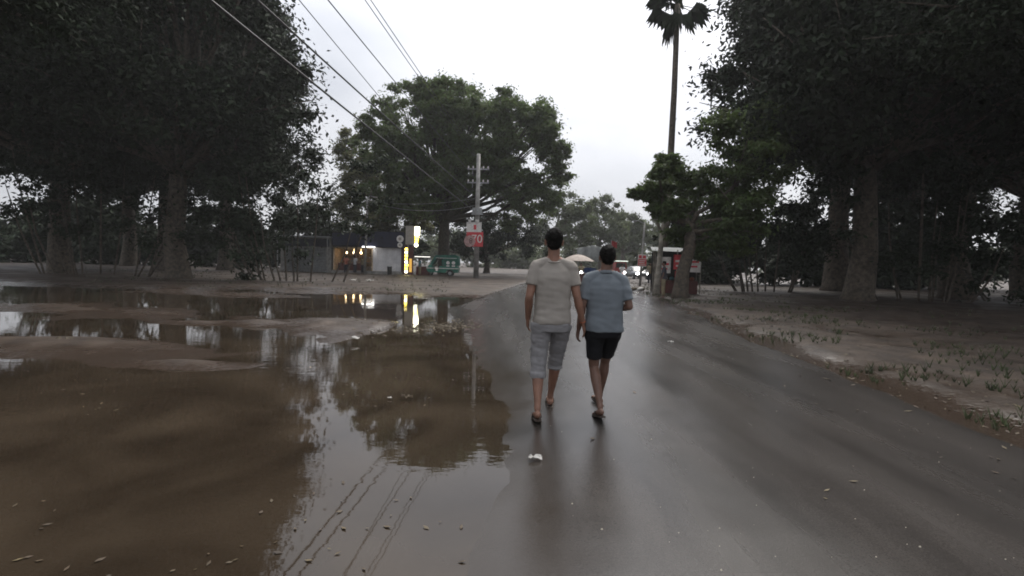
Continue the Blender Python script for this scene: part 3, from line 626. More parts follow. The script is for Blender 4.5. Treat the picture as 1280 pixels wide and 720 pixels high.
    S2 = [(hem, hx+.0, hy-.01, .178*k*st, .128*k), (hem+.04, hx, hy-.01, .182*k*st, .13*k)]+[(hem+(sz-hem)*f, *T((hem+(sz-hem)*f-hz)/(sz-hz)), rx*k*st, ry*k) for f, rx, ry in ((.25, .176, .126), (.45, .172, .122), (.65, .176, .122), (.82, .182, .114), (.93, .165, .095), (1.0, .125, .075))]+[(sz+.05*k, cx, cy, .075*k, .068*k)]
    s_.loft(S2, 36)
    for q in (0, 1):
        s_.tube([nb+Vector((0, 0, -.005)), nb.lerp(sh[q], .5)+Vector((0, 0, .012)), sh[q]], [.052*k, .048*k, .060*k], 12, cap='round')
        f = g.get('sleeve', .75); e = sh[q].lerp(el[q], f); s_.tube([sh[q], sh[q].lerp(e, .5), e], [.061*k, .064*k, .062*k], 16, cap=True)
    def wrk(c):
        a = .0062*noise.noise(Vector((c.x*5+c.z*4, c.y*5, c.z*11-c.x*5))); a += .0042*noise.noise(Vector((c.x*9-c.z*7, c.y*8, c.z*22+c.x*6))+Vector((7, 3, 1)))
        low = max(0, 1-(c.z-hem)/.25); return a*(1+.5*low)+.006*low*noise.noise(Vector((c.x*14, c.y*14, c.z*3)))
    so = remesh(s_, 'shirt', g['shirt'], t, max(.0085, vx), 3, wrk if vx < .02 else None)
    if g.get('collar'):
        cl = MB(); ring = [Vector((cx+.070*k*math.cos(a), cy-.002+.066*k*math.sin(a), sz+.062*k+.012*math.sin(a)*-1)) for a in [2*math.pi*i/20 for i in range(21)]]
        cl.tube(ring, [(.007, .020)]*21, 8, flat=None, cap=False); remesh(cl, 'collar', g['shirt'], so, .006, 2)
    if vx < .012:
        yk = MB(); zz = sz-.10*k
        if not g.get('collar'):
            ring = [Vector((cx+.073*k*math.cos(a), cy-.002+.069*k*math.sin(a), sz+.045*k+.006*math.cos(2*a))) for a in [2*math.pi*i/22 for i in range(23)]]
            yk.tube(ring, .008, 8, cap=False); yk.build('neckband', g['shirt'], so, smooth=True)
    # trousers or shorts
    p_ = MB(); p_.loft([(hz-.10*k, hx, hy-.012, .165*k, .115*k), (hz-.03*k, hx, hy-.012, .172*k, .122*k), (hz+.03*k, hx, hy-.005, .150*k, .103*k), (hem+.07, hx, hy, .138*k, .092*k)], 28)
    for q in (0, 1):
        e = g['leg_end'][q]; tp, bt, lw = hp[q], kn[q], g.get('leg_w', 1)
        def onleg(z):
            return hp[q].lerp(kn[q], (hp[q].z-z)/(hp[q].z-kn[q].z)) if z > kn[q].z else kn[q].lerp(an[q], (kn[q].z-z)/(kn[q].z-an[q].z))
        zs = [hp[q].z-.02, hp[q].z*.7+e*.3, hp[q].z*.35+e*.65, e+.04, e]
        rad = [.108*k, .100*k*lw, .088*k*lw, .082*k*lw, .082*k*lw] if not g.get('rolled') else [.105*k, .092*k, .080*k, .070*k, .069*k]
        p_.tube([onleg(z)+Vector((0, -.006, 0)) for z in zs], rad, 18)
        if g.get('rolled'):
            c = onleg(e+.02); p_.tube([c+Vector((0, -.006, -.028)), c+Vector((0, -.006, .03))], [.079*k, .078*k], 18)
    def wrp(c): return .007*noise.noise(Vector((c.x*6, c.y*6, c.z*16)))+.006*noise.noise(Vector((c.x*10, c.y*10, c.z*34+c.x*9)))*(1 if g.get('rolled') else .5)
    remesh(p_, 'trousers' if g.get('rolled') else 'shorts', g['pants'], t, max(.0085, vx), 2, wrp if vx < .02 else None)
    # sandals
    for q in (0, 1):
        qq = Matrix.Rotation(g['yaw'][q], 3, 'Z') @ Matrix.Rotation(g['fp'][q], 3, 'X'); P = lambda x, y, z: an[q]+qq @ (Vector((x, y, z))*k)
        fo = MB(); out_ = [(-.03, -.085), (0, -.098), (.03, -.085), (.036, 0), (.046, .12), (.038, .19), (0, .222), (-.038, .19), (-.046, .12), (-.036, 0)]
        n = len(out_); fo.add([P(x, y, -.083) for x, y in out_]+[P(x, y, -.098) for x, y in out_], [tuple(range(n)), tuple(range(2*n-1, n-1, -1))]+[(i, i+n, (i+1) % n+n, (i+1) % n) for i in range(n)])
        fo = fo.build('sandal', M_sandal, t)
        MB().tube([P(-.045, .06, -.085), P(-.036, .075, -.045), P(0, .085, -.03), P(.036, .075, -.045), P(.045, .06, -.085)], [(.016, .004)]*5, 8, flat=qq @ Vector((0, 1, 0))).build('strap', M_sandal, fo)
    if g.get('band'):
        q = 1; d = (wr[q]-el[q]).normalized(); c = wr[q]-d*.012; MB().tube([c-d*.005, c+d*.005], .0295*k, 14).build('wrist_thread', M_band, t, smooth=True)
    return t
stand = dict(H=1.75, head=(0, .02, 1.64), sh=((-.2, 0, 1.43), (.2, 0, 1.43)), el=((-.25, .0, 1.13), (.25, 0, 1.13)), wr=((-.24, .1, .9), (.24, .1, .9)), hip=((-.09, 0, .92), (.09, 0, .92)), knee=((-.1, .03, .5), (.1, .03, .5)), ank=((-.1, 0, .1), (.1, 0, .1)), pn=((1, 0, 0), (-1, 0, 0)), yaw=(0, 0), fp=(0, 0), hem=.88)

polo_cfg = dict(H=1.69, head=(.016, .02, 1.585), sh=((-.168, 0, 1.37), (.168, 0, 1.37)), el=((-.222, -.03, 1.10), (.238, -.06, 1.10)), wr=((-.245, .05, .86), (.13, .15, 1.06)),
    hip=((-.09, 0, .88), (.09, 0, .88)), knee=((-.078, .05, .47), (.068, .24, .50)), ank=((-.045, -.20, .125), (.045, .34, .10)), pn=((1, .2, 0), (-.2, .1, -1)), yaw=(.1, .15), fp=(-.22, .12), hem=.845,
    shirt=M_polo, pants=M_shorts, leg_end=(.565, .575), leg_w=1.0, collar=True, skin=M_skin2, sleeve=.78, build=1.05, curl=.45, shirt_w=1.10)
tee_cfg = dict(H=1.83, head=(.0, .02, 1.735), sh=((-.172, 0, 1.49), (.172, 0, 1.49)), el=((-.232, -.05, 1.19), (.238, -.04, 1.19)), wr=((-.235, .10, .96), (.31, .03, .94)),
    hip=((-.1, 0, .96), (.1, 0, .96)), knee=((-.125, .03, .52), (.07, .22, .54)), ank=((-.128, -.17, .115), (.035, .38, .10)), pn=((1, .2, 0), (-1, .3, 0)), yaw=(.05, -.05), fp=(-.12, .10), hem=.93,
    shirt=M_tee, pants=M_jean, leg_end=(.40, .44), rolled=True, skin=M_skin, sleeve=.62, build=.98, band=True, curl=.35, shirt_w=.98)
D0 = 5.12
man2 = person('person', 'man in blue grey polo shirt and black shorts walking away in mid picture, arm bent', polo_cfg); man2.location = (at(755, 400, D0).x, D0, float(road_z(np.array(at(755, 400, D0).x), np.array(D0))))
man1 = person('person', 'tall man in beige grey t-shirt and rolled grey jeans walking left of the polo man', tee_cfg); man1.location = (at(690, 400, D0-.08).x, D0-.08, float(road_z(np.array(.4), np.array(D0))))
# small people for shops and riders
low = []
for k, (m1, m2) in enumerate(((0, 3), (1, 3), (2, 4), (4, 3), (3, 4))):
    c = dict(stand); c.update(voxel=.025, shirt=M_cloths[m1], pants=M_cloths[m2], leg_end=(.15, .15), skin=M_skin2, H=1.68)
    low.append(person('person', 'x', c))
lowused = set()
def put_person(k, loc, rz, s, label, group):
    o = low[k] if k not in lowused else copy_tree(low[k]); lowused.add(k); o.location = loc; o.rotation_euler = (0, 0, rz); o.scale = (s,)*3; tag(o, label, 'person', group); return o

# ------------------------------------------------------------------ shop cluster (used twice: the far row and the near row)
def rickshaw(label, loc, s, rz=0):
    t = empty('auto_rickshaw', loc, rz, s); tag(t, label, 'auto rickshaw', 'green auto rickshaws by the shops')
    body = MB().prism([(.28, .32), (.12, .55), (.30, .92), (.55, 1.0), (.75, .42), (1.15, .42), (1.2, .85), (2.75, .9), (2.85, .7), (2.8, .32), (2.45, .3), (2.35, .5), (2.1, .58), (1.85, .5), (1.75, .3)], -.62, .62)
    body.build('body', M_green, t)
    MB().prism([(.42, 1.0), (.80, 1.70), (.95, 1.80), (2.5, 1.84), (2.85, 1.72), (2.9, .92), (2.55, .9), (2.5, 1.5), (1.55, 1.5), (1.5, .9), (1.42, .9), (1.42, 1.5), (.95, 1.52), (.66, 1.0)], -.60, .60).build('canopy', M_greend, t)
    MB().box(1.58, 2.5, -.606, -.59, .9, 1.48).build('side_curtain', M_greend, t)
    MB().prism([(.455, 1.02), (.78, 1.62), (.80, 1.61), (.475, 1.01)], -.54, .54).build('windscreen', M_glass, t)
    MB().box(1.55, 2.55, -.40, .5, .45, .72, .04).box(2.4, 2.56, -.5, .5, .72, 1.2, .03).build('seat', M_dark, t)
    MB().box(.1, 2.86, -.632, -.615, .64, .70).build('white_stripe', M_signwhite, t)
    MB().box(.9, 2.7, -.632, -.602, 1.53, 1.56).build('roof_trim', M_signwhite, t)
    for x in (1.95, 2.42):
        r = MB().tube([(x, -.645, 1.15), (x, -.606, 1.15)], .15, 12).tube([(x-.13, -.645, .88), (x+.13, -.645, .88)], .06, 6).build('white_emblem', M_signwhite, t)
    MB().tube([(.12, -.18, .78), (.05, -.18, .78)], [.10, .085], 12).build('headlight', M_signwhite, t)
    for (x, y) in ((.38, 0), (2.12, -.56), (2.12, .56)):
        w_ = MB(); ring = [(x+.2*math.cos(a), y, .26+.2*math.sin(a)) for a in [2*math.pi*i/16 for i in range(17)]]; w_.tube(ring, .06, 8, cap=False); w_ = w_.build('wheel', M_rub, t, smooth=True)
        MB().tube([(x, y-.04, .26), (x, y+.04, .26)], .15, 14).build('rim', M_steel, w_)
    MB().prism([(.15, .42), (.2, .55), (.45, .6), (.62, .5), (.6, .44), (.44, .53), (.22, .48)], -.12, .12).build('mudguard', M_green, t)
    return t
def box_top(name, label, cat, loc, s, boxes, m, group=None):
    t = empty(name, loc, 0, s); tag(t, label, cat, group)
    for nm, b, mm in boxes: MB().box(*b).build(nm, mm or m, t)
    return t
rdn = random.Random(11)
def cluster(x0, Y, z0, s, W, gw):
    """W: wording that tells this row of shops from the other; local units metres before scale s"""
    o = lambda lx, dy, z: (x0+lx*s, Y+dy*s, z0+z*s)
    # hoarding + navy fascia building
    t = empty('shop', o(0, 0, 0), 0, s); tag(t, f'{W} shop with navy fascia, pale hoarding panels and an open lit front', 'shop', gw)
    for k in range(6): MB().box(2.48+.46*k, 2.93+.46*k, .0, .05, .32, 2.58+.0*k, .01).build('hoarding_panel', M_white, t)
    MB().box(-1.2, 5.55, .25, 4.5, 2.45, 2.6).build('ceiling', M_shopwall, t)
    MB().box(1.0, 5.55, -.25, -.15, 2.62, 4.15).build('fascia', M_navy, t)
    MB().box(-1.4, .98, -.35, -.28, 2.75, 3.9).build('side_fascia', M_navy, t)
    MB().box(-1.4, 5.55, -.14, 4.6, 2.62, 4.05).build('upper_wall', M_dark, t)
    MB().box(-1.4, 2.45, 3.2, 3.4, 0, 2.45).build('back_wall', M_shopwall, t)
    MB().box(2.35, 2.46, -.05, 3.2, 0, 2.45).build('side_wall', M_shopwall, t); MB().box(-1.4, -1.3, 0, 3.2, 0, 2.45).build('side_wall', M_shopwall, t)
    MB().box(-1.4, 5.4, -.45, 0, 0, .30).build('plinth', M_conc, t)
    MB().box(5.26, 5.42, -.1, 3, 0, 2.6).build('pillar', M_maroon, t)
    for k in range(4):
        MB().box(-1.1, 2.2, 2.8, 3.15, .5+.5*k, .54+.5*k).build('shelf', M_conc, t)
    g = MB()
    for k in range(3):
        for j in range(16):
            x = -1.05+.2*j; hgt = rdn.uniform(.12, .34); g.box(x, x+.15, 2.85, 3.1, .545+.5*k, .545+.5*k+hgt)
    g = g.build('goods', mat('packaged_goods', (.45, .22, .08), .6, .5, 7, col2=(.10, .22, .3)), t); g['kind'] = 'stuff'
    MB().box(-1.1, 1.2, .5, .9, .3, 1.0).build('counter', M_maroon, t)
    for x in (-.4, .35, 1.05): MB().ell((x, .9, 2.05), .11, 12, 8).tube([(x, .9, 2.1), (x, .9, 2.45)], .012, 5).build('bulb', M_lampw, t)
    tl = MB().box(1.55, 2.75, -.44, -.38, 2.60, 2.66).build('tube_light', M_tube, t)
    b_ = empty('waste_bin', o(4.3, -.75, 0), 0, s); tag(b_, f'dark bin standing before the pale hoarding of the {W} shop', 'bin', gw+' bins')
    MB().loft([(0, 0, 0, .19, .16), (.75, 0, 0, .23, .2), (.78, 0, 0, .25, .22)], 16).build('bin_body', M_dark, b_); MB().loft([(.785, 0, 0, .25, .22), (.86, 0, 0, .2, .17)], 16).build('lid', M_steel, b_)
    # round signs
    for nm, z, r, lb in (('upper', 3.48, .34, 'larger'), ('lower', 2.88, .25, 'smaller')):
        q = empty('round_sign', o(5.18, -.32, z), 0, s); tag(q, f'{lb} round white sign hung {"above" if nm=="upper" else "below"} the other on the {W} shop', 'sign', gw+' round signs')
        MB().tube([(0, 0, 0), (0, -.06, 0)], r, 20).build('disc', M_signwhite, q); MB().tube([(0, -.061, 0), (0, -.068, 0)], r*.45, 10).build('emblem', M_signg, q); MB().tube([(0, 0, 0), (0, .1, 0)], .04, 8).build('bracket', M_steel, q)
    # lit box sign
    q = empty('box_sign', o(6.3, -.5, 2.9), R(14), s); tag(q, f'illuminated yellow and white box sign projecting beside the {W} shop', 'sign', gw+' box signs')
    MB().box(-.55, .3, 0, .25, .05, 1.85, .02).build('case', M_signg, q)
    tp = MB().box(.31, .78, -.02, .26, .95, 1.80, .03).build('white_panel', M_signw, q)
    for k in range(3): MB().box(.34, .70-.04*k, -.05, -.022, .70-.24*k, .90-.24*k, .015).build('yellow_letter', M_yell, q)
    MB().tube([(.46, -.03, .02), (.46, .0, .02)], .19, 8).build('white_panel', M_signw, q)
    MB().tube([(-.3, .12, 0), (-.3, .12, -2.9)], .05, 8).build('post', M_steel, q)
    q = empty('pillar_sign', o(5.75, -.45, 0), 0, s); tag(q, f'narrow upright strip of yellow lights beside the {W} shop doorway', 'sign', gw+' pillar signs')
    MB().box(-.12, .72, 0, .3, 0, 2.8).build('pillar', M_maroon, q)
    for k in range(8):
        z = .22+.31*k; wd = (.30, .24, .34, .28, .22, .32, .26, .30)[k]; MB().box(-.05, -.05+wd, -.05, -.005, z, z+.22, .02).build('light_panel', M_yell if k % 3 else M_signw, q)
    MB().box(.36, .62, -.04, -.005, .3, 1.6).build('poster', mat('amber_poster', (.35, .2, .05), .5, .3, 6, emit=(.9, .5, .1), estr=.35), q)
    # stall
    q = empty('stall', o(6.8, 0, 0), 0, s); tag(q, f'low dark stall with lit white edge between the {W} sign and the rickshaw', 'stall', gw+' stalls')
    MB().box(-.1, 1.5, -.9, 1.2, 1.86, 1.93).build('roof', M_dark, q); MB().box(-.08, 1.4, -.94, -.905, 1.78, 1.84).build('white_edge', mat('dim_tube', (.8, .8, .8), .5, emit=(1, .95, .85), estr=.8), q)
    MB().box(0, 1.3, -.5, .3, 0, .85).build('counter', M_maroon, q)
    for x in (-.05, 1.42): MB().tube([(x, -.8, 0), (x, -.8, 1.86)], .03, 6).build('post', M_steel, q)
    # people at the shop
    put_person(0, o(.15, -.9, 0), .4, s, f'person in rust shirt standing at the lit front of the {W} shop, leftmost', gw+' customers')
    put_person(1, o(.95, -.7, 0), -.5, s, f'person in white shirt at the counter of the {W} shop', gw+' customers')
    put_person(3, o(1.75, -.9, 0), 2.6, s*.98, f'person in khaki shirt next to the tube light of the {W} shop', gw+' customers')
    put_person(2, o(7.3, -1.25, 0), 2.2, s*.95, f'person in teal shirt at the stall by the {W} sign', gw+' customers')
    rickshaw(f'green auto rickshaw with white stripes beyond the {W} sign', o(7.75, -.3, 0), s*1.12)
    # lamp post
    H = 7.1; q = empty('lamp_post', o(2.55, -3, 0), 0, s); tag(q, f'thin leaning grey lamp post in front of the {W} shop', 'lamp post', gw+' lamp posts')
    pole_parts(q, H, .12, .085, M_pole, 10, (.2, 0))
    MB().tube([(.2, 0, H-.05), (.5, -.1, H+.08), (.85, -.2, H+.02)], [.035, .03, .03], 8).build('arm', M_steel, q); MB().box(.75, 1.15, -.3, -.12, H-.06, H+.02, .02).build('lamp_head', M_signg, q)
    MB().box(.06, .48, -.12, .1, 4.0, 4.22, .03).build('meter_box', M_signg, q)
def closed_shop(x, y, z):
    t = empty('shop', (x, y, z)); tag(t, 'closed unlit shop with a ribbed shutter, left of the lit far shop', 'shop')
    MB().box(-5, 0, .05, 4, 0, 3.4).build('wall', M_conc, t); MB().box(-5.2, .1, -.9, 4.1, 3.42, 3.55).build('roof', M_steel, t)
    MB().box(-4.8, -.2, -.06, .04, 2.55, 3.3).build('fascia', M_navy, t)
    for k in range(16): MB().tube([(-4.5, .02, .12+.15*k), (-.5, .02, .12+.15*k)], .07, 6).build('shutter_slat', M_steel, t)
    for xx in (-4.9, -.1): MB().tube([(xx, -.8, 0), (xx, -.8, 3.42)], .05, 6).build('post', M_steel, t)
FO = at(438, 345, 50)
closed_shop(FO.x-2.0, 50.3, .12)
cluster(FO.x-.3, 50, .12, 1.0, 'far', 'far row')
# ------------------------------------------------------------------ right side of the road
def wheel(parent, x, y, z, r, wth=.07):
    w_ = MB().tube([(x-wth*1.2, y, z), (x-wth, y, z), (x+wth, y, z), (x+wth*1.2, y, z)], [r*.9, r, r, r*.9], 20).build('wheel', M_rub, parent, smooth=False)
    MB().tube([(x-wth*1.3, y, z), (x+wth*1.3, y, z)], r*.6, 14).build('rim', M_chrome, w_)
def car(label, loc, rz):
    t = empty('car', loc, rz); tag(t, label, 'car', 'cars coming towards the viewer with lights on')
    def hull(prof, w0, w1):   # side profile in (y,z); front towards -y
        bm = bmesh.new(); n = len(prof); L_ = [bm.verts.new((-w0 if z < 1.0 else -w1, y, z)) for y, z in prof]; R_ = [bm.verts.new((w0 if z < 1.0 else w1, y, z)) for y, z in prof]
        bm.faces.new(L_); bm.faces.new(R_[::-1])
        for i in range(n): bm.faces.new((L_[i], R_[i], R_[(i+1) % n], L_[(i+1) % n]))
        bmesh.ops.bevel(bm, geom=[e for e in bm.edges], offset=.05, segments=3, affect='EDGES', clamp_overlap=True); bmesh.ops.recalc_face_normals(bm, faces=bm.faces[:])
        me = bpy.data.meshes.new('hull'); bm.to_mesh(me); bm.free(); return me
    link('body', hull([(-2.0, .28), (-2.08, .5), (-2.0, .78), (-1.1, .95), (1.7, .99), (2.0, .9), (2.05, .5), (2.0, .28)], .84, .8), M_carp, t, smooth=True)
    link('cabin', hull([(-1.1, .93), (-.45, 1.42), (.1, 1.5), (1.1, 1.48), (1.75, .97)], .76, .62), M_carp, t, smooth=True)
    MB().add([(-.66, -1.08, .99), (.66, -1.08, .99), (.55, -.50, 1.41), (-.55, -.50, 1.41), (-.66, -1.03, .96), (.66, -1.03, .96), (.55, -.45, 1.38), (-.55, -.45, 1.38)], [(0, 1, 2, 3), (4, 7, 6, 5), (0, 4, 5, 1), (1, 5, 6, 2), (2, 6, 7, 3), (3, 7, 4, 0)]).build('windscreen', M_glass, t)
    for s in (-1, 1):
        MB().add([(s*.765, -.75, 1.02), (s*.765, 1.2, 1.02), (s*.66, .95, 1.38), (s*.66, -.35, 1.38)], [(0, 1, 2, 3)]).build('side_window', M_glass, t)
        MB().ell((s*.6, -2.03, .68), (.17, .06, .10), 14, 8).build('headlight', M_head, t, smooth=True)
        MB().ell((s*.93, -.72, 1.02), (.10, .06, .07), 10, 8).build('mirror', M_carp, t, smooth=True)
        for y in (-1.3, 1.3): wheel(t, s*.76, y, .31, .31, .09)
    g_ = MB()
    for k in range(4): g_.box(-.38, .38, -2.10, -2.04, .55+.055*k, .58+.055*k)
    g_.build('grille', M_chrome, t); MB().box(-.78, .78, -2.13, -2.03, .30, .44, .02).build('bumper', M_dark, t); MB().box(-.25, .25, -2.15, -2.132, .33, .43).build('number_plate', M_signwhite, t)
    return t
c1 = car('small grey car with bright headlights coming along the road beside the polo man', (at(795, 355, 58).x, 58, .05), R(6))
def motorbike(label, loc, rz, rider, rl, s=1):
    t = empty('motorbike', loc, rz, s); tag(t, label, 'motorbike', 'motorbikes on the far road')
    for y in (-.62, .62):
        ring = [(0, y+.25*math.cos(a), .3+.25*math.sin(a)) for a in [2*math.pi*i/16 for i in range(17)]]
        w_ = MB().tube(ring, .05, 7, cap=False).build('wheel', M_rub, t, smooth=True); MB().tube([(-.03, y, .3), (.03, y, .3)], .09, 8).build('hub', M_chrome, w_)
    MB().tube([(0, -.62, .3), (0, -.42, .85), (0, -.35, 1.0)], .035, 8).tube([(0, -.4, .8), (0, 0, .45), (0, .62, .3)], .035, 8).tube([(0, .1, .45), (0, .5, .75)], .03, 6).build('frame', M_steel, t)
    MB().ell((0, -.12, .78), (.14, .26, .12), 12, 8).build('fuel_tank', M_redp, t, smooth=True); MB().box(-.12, .12, .05, .75, .74, .84, .03).build('seat', M_dark, t)
    MB().box(-.13, .13, -.15, .22, .28, .58, .04).build('engine', M_steel, t); MB().tube([(-.34, -.28, 1.02), (0, -.38, 1.0), (.34, -.28, 1.02)], .018, 6).build('handlebar', M_dark, t)
    MB().ell((0, -.50, .90), (.1, .06, .1), 12, 8).build('headlight', M_head, t, smooth=True)
    if rider is not None:
        m = Matrix.Rotation(rz, 3, 'Z') @ Vector((0, .22, .0)); ro = rider; o = ro if 'rused' not in ro else copy_tree(ro); ro['rused'] = 1
        if 'rused' in o: pass
        o.location = (loc[0]+m.x*s, loc[1]+m.y*s, loc[2]); o.rotation_euler = (0, 0, rz+math.pi); o.scale = (s,)*3; tag(o, rl, 'person', 'riders on the far road')
sit = dict(stand); sit.update(H=1.68, voxel=.025, head=(0, .06, 1.52), sh=((-.19, .02, 1.32), (.19, .02, 1.32)), el=((-.3, .2, 1.12), (.3, .2, 1.12)), wr=((-.3, .45, 1.03), (.3, .45, 1.03)), hip=((-.12, 0, .88), (.12, 0, .88)), knee=((-.2, .40, .72), (.2, .40, .72)), ank=((-.17, .28, .34), (.17, .28, .34)), hem=.84, leg_end=(.42, .42), shirt=M_cloths[1], pants=M_cloths[3], skin=M_skin2)
rider1 = person('person', 'x', sit); sit2 = dict(sit); sit2['shirt'] = M_cloths[4]; rider2 = person('person', 'x', sit2)
motorbike('motorbike with rider coming between the polo man and the grey car', (at(778, 350, 46).x, 46, .05), R(8), rider1, 'rider in white shirt on the motorbike beside the grey car')
motorbike('motorbike with a single bright headlight seen between the two walking men', (at(726, 350, 40).x, 40, .05), R(-6), rider2, 'rider in khaki shirt between the two walking men')
# tarpaulin stall and umbrella between the two men
def tarp_stall(loc, s, lab):
    t = empty('tarpaulin_stall', loc, 0, s); tag(t, lab, 'stall', 'stalls roofed with grey tarpaulin')
    n = 14; V = []; Fc = []
    for i in range(n+1):
        for j in range(n+1):
            x = -1.1+2.2*i/n; y = -1.0+2.4*j/n; z = 2.55+.25*(1-abs(x)/1.1)-.22*math.sin(math.pi*i/n)*math.sin(math.pi*j/n)*.4+.05*noise.noise(Vector((x*2, y*2, 1)))
            V.append((x, y, z))
    for i in range(n):
        for j in range(n): a = i*(n+1)+j; Fc.append((a, a+1, a+n+2, a+n+1))
    # hanging front skirt
    for i in range(n+1): x = -1.1+2.2*i/n; V.append((x, -1.04+.05*math.sin(i*2.1), 1.75+.12*math.sin(i*1.3)))
    b0 = (n+1)**2
    for i in range(n): Fc.append((i*(n+1), (i+1)*(n+1), b0+i+1, b0+i))
    me = MB().add(V, Fc); me.build('tarpaulin', M_tarp, t, smooth=True)
    for x in (-1.05, 1.05):
        for y in (-.95, 1.3): MB().tube([(x, y, 0), (x, y, 2.6)], .035, 6).build('bamboo_post', M_palebark, t)
    MB().box(-.9, .9, -.7, .2, .0, .85).build('table', M_maroon, t); MB().box(-.5, .3, -.75, -.1, .87, 1.25, .05).build('blue_sack', M_blue, t)
    return t
ts = tarp_stall((at(738, 345, 36).x, 36, .1), 1.0, 'small stall under a sagging grey tarpaulin beyond the gap between the two men')
def umbrella(loc, s, lab):
    t = empty('market_umbrella', loc, 0, s); tag(t, lab, 'umbrella', 'beige market umbrellas'); V = [(0, 0, 2.55)]; Fc = []; n = 8; rings = 5
    for r in range(1, rings+1):
        for k in range(n*2):
            a = math.pi*k/n; f = r/rings; rr = 1.25*f*(1 if k % 2 == 0 else .96); V.append((rr*math.cos(a), rr*math.sin(a), 2.55-.5*f**1.7-(.0 if k % 2 == 0 else -.03*f)))
    m_ = n*2
    for k in range(m_): Fc.append((0, 1+k, 1+(k+1) % m_))
    for r in range(rings-1):
        for k in range(m_): Fc.append((1+r*m_+k, 1+(r+1)*m_+k, 1+(r+1)*m_+(k+1) % m_, 1+r*m_+(k+1) % m_))
    MB().add(V, Fc).build('canopy', M_umb, t); MB().tube([(0, 0, 0), (0, 0, 2.62)], .025, 8).build('pole', M_steel, t)
    for k in range(n):
        a = 2*math.pi*k/n; MB().tube([(0, 0, 2.45), (.6*math.cos(a), .6*math.sin(a), 2.36), (1.2*math.cos(a), 1.2*math.sin(a), 2.04)], .008, 4).build('rib', M_steel, t)
    MB().tube([(0, 0, 0), (0, 0, .12)], [.25, .2], 12).build('base', M_conc, t)
u1 = umbrella((at(722, 345, 30).x, 30, .1), .8, 'faded beige umbrella seen over the tall man\'s shoulder'); u1

def truck(label, loc, s, rz=0):
    t = empty('pickup_truck', loc, rz, s); tag(t, label, 'truck', 'red fronted trucks')
    MB().box(-.8, .8, -1.1, .3, .45, 1.2, .08).build('cab_body', M_redp, t)
    MB().prism([(-.76, 1.18), (.76, 1.18), (.66, 1.95), (-.66, 1.95)], -.95, .25).build('cab', M_redp, t)
    MB().add([(-.64, -.958, 1.25), (.64, -.958, 1.25), (.57, -.958, 1.85), (-.57, -.958, 1.85)], [(0, 1, 2, 3)]).build('windscreen', M_glass, t)
    MB().box(-.85, .85, .4, 3.0, .7, 1.5, .03).build('load_bed', M_greend, t)
    MB().box(-.9, .9, -1.0, -.75, 2.05, 2.14, .02).build('roof_bar', mat('white_bar', (.75, .78, .72), .5, emit=(.9, 1, .9), estr=.5), t)
    for s_ in (-1, 1):
        MB().tube([(s_*.55, -1.13, .75), (s_*.55, -1.09, .75)], .11, 12).build('headlight', M_signwhite, t)
        for y in (-.7, 2.3): wheel(t, s_*.72, y, .33, .33, .09)
    MB().box(-.8, .8, -1.2, -1.12, .35, .5, .02).build('bumper', M_dark, t)
truck('red fronted truck with pale roof bar right of the polo man\'s head', (at(773, 345, 66).x, 66, .05), 1.0, R(5))
# flag over the road
ft = at(764, 305, 52); fl = empty('flag_pole', (ft.x, 52, 0)); tag(fl, 'slim pole with a small red and white flag above the polo man\'s head', 'flag')
MB().tube([(0, 0, 0), (0, 0, ft.z+.4)], .035, 6).build('pole', M_steel, fl)
V = [(.0+.1*i, .05*math.sin(i*1.4), ft.z+.35-.03*i-(.6 if j else 0)) for j in (0, 1) for i in range(7)]
MB().add(V, [(i, i+1, i+8, i+7) for i in range(6)]).build('red_flag', M_redp, fl); MB().ell((.12, -.02, ft.z-.5), (.12, .08, .16), 8, 6).build('white_streamer', M_signwhite, fl)

def sign_pole(label, px, Y, bx, topy, z0, boardpx, thick=1.0):
    B = at(px, 345, Y); T_ = at(bx, topy, Y); t = empty('sign_post', (B.x, Y, z0)); tag(t, label, 'sign post', 'lamp poles with red and white boards')
    pole_parts(t, T_.z-z0, .11*thick, .07*thick, M_pole, 10, (T_.x-B.x, 0))
    a, b, c_, d = boardpx; p = at(a, d, Y-.2); q = at(b, c_, Y-.2); x0_, x1_, z0_, z1_ = p.x-B.x, q.x-B.x, p.z-z0, q.z-z0
    bo = MB().box(x0_, x1_, -.22, -.17, z0_, z1_, .01).build('board', M_signwhite, t); w_ = x1_-x0_; h = z1_-z0_
    MB().box(x0_+.03*w_, x1_-.03*w_, -.232, -.221, z0_+.08*h, z0_+.60*h).build('red_panel', M_red, bo)
    MB().box(x0_+.1*w_, x0_+.42*w_, -.232, -.221, z0_+.66*h, z0_+.92*h).box(x0_+.55*w_, x0_+.9*w_, -.232, -.221, z0_+.66*h, z0_+.9*h).build('red_mark', M_red, bo)
    for k in range(3): MB().box(x0_+.12*w_, x1_-(.14+.1*(k % 2))*w_, -.240, -.233, z0_+(.16+.14*k)*h, z0_+(.22+.14*k)*h).build('white_line', M_signwhite, bo)
    MB().tube([(T_.x-B.x, 0, T_.z-z0-.1), (T_.x-B.x-.5, -.1, T_.z-z0+.1), (T_.x-B.x-.9, -.2, T_.z-z0+.05)], .03, 6).build('arm', M_steel, t)
    return t
sign_pole('slim pole with small red and white board, right of the polo man', 800, 36, 806, 278, .1, (797, 808.5, 318, 333), .8)
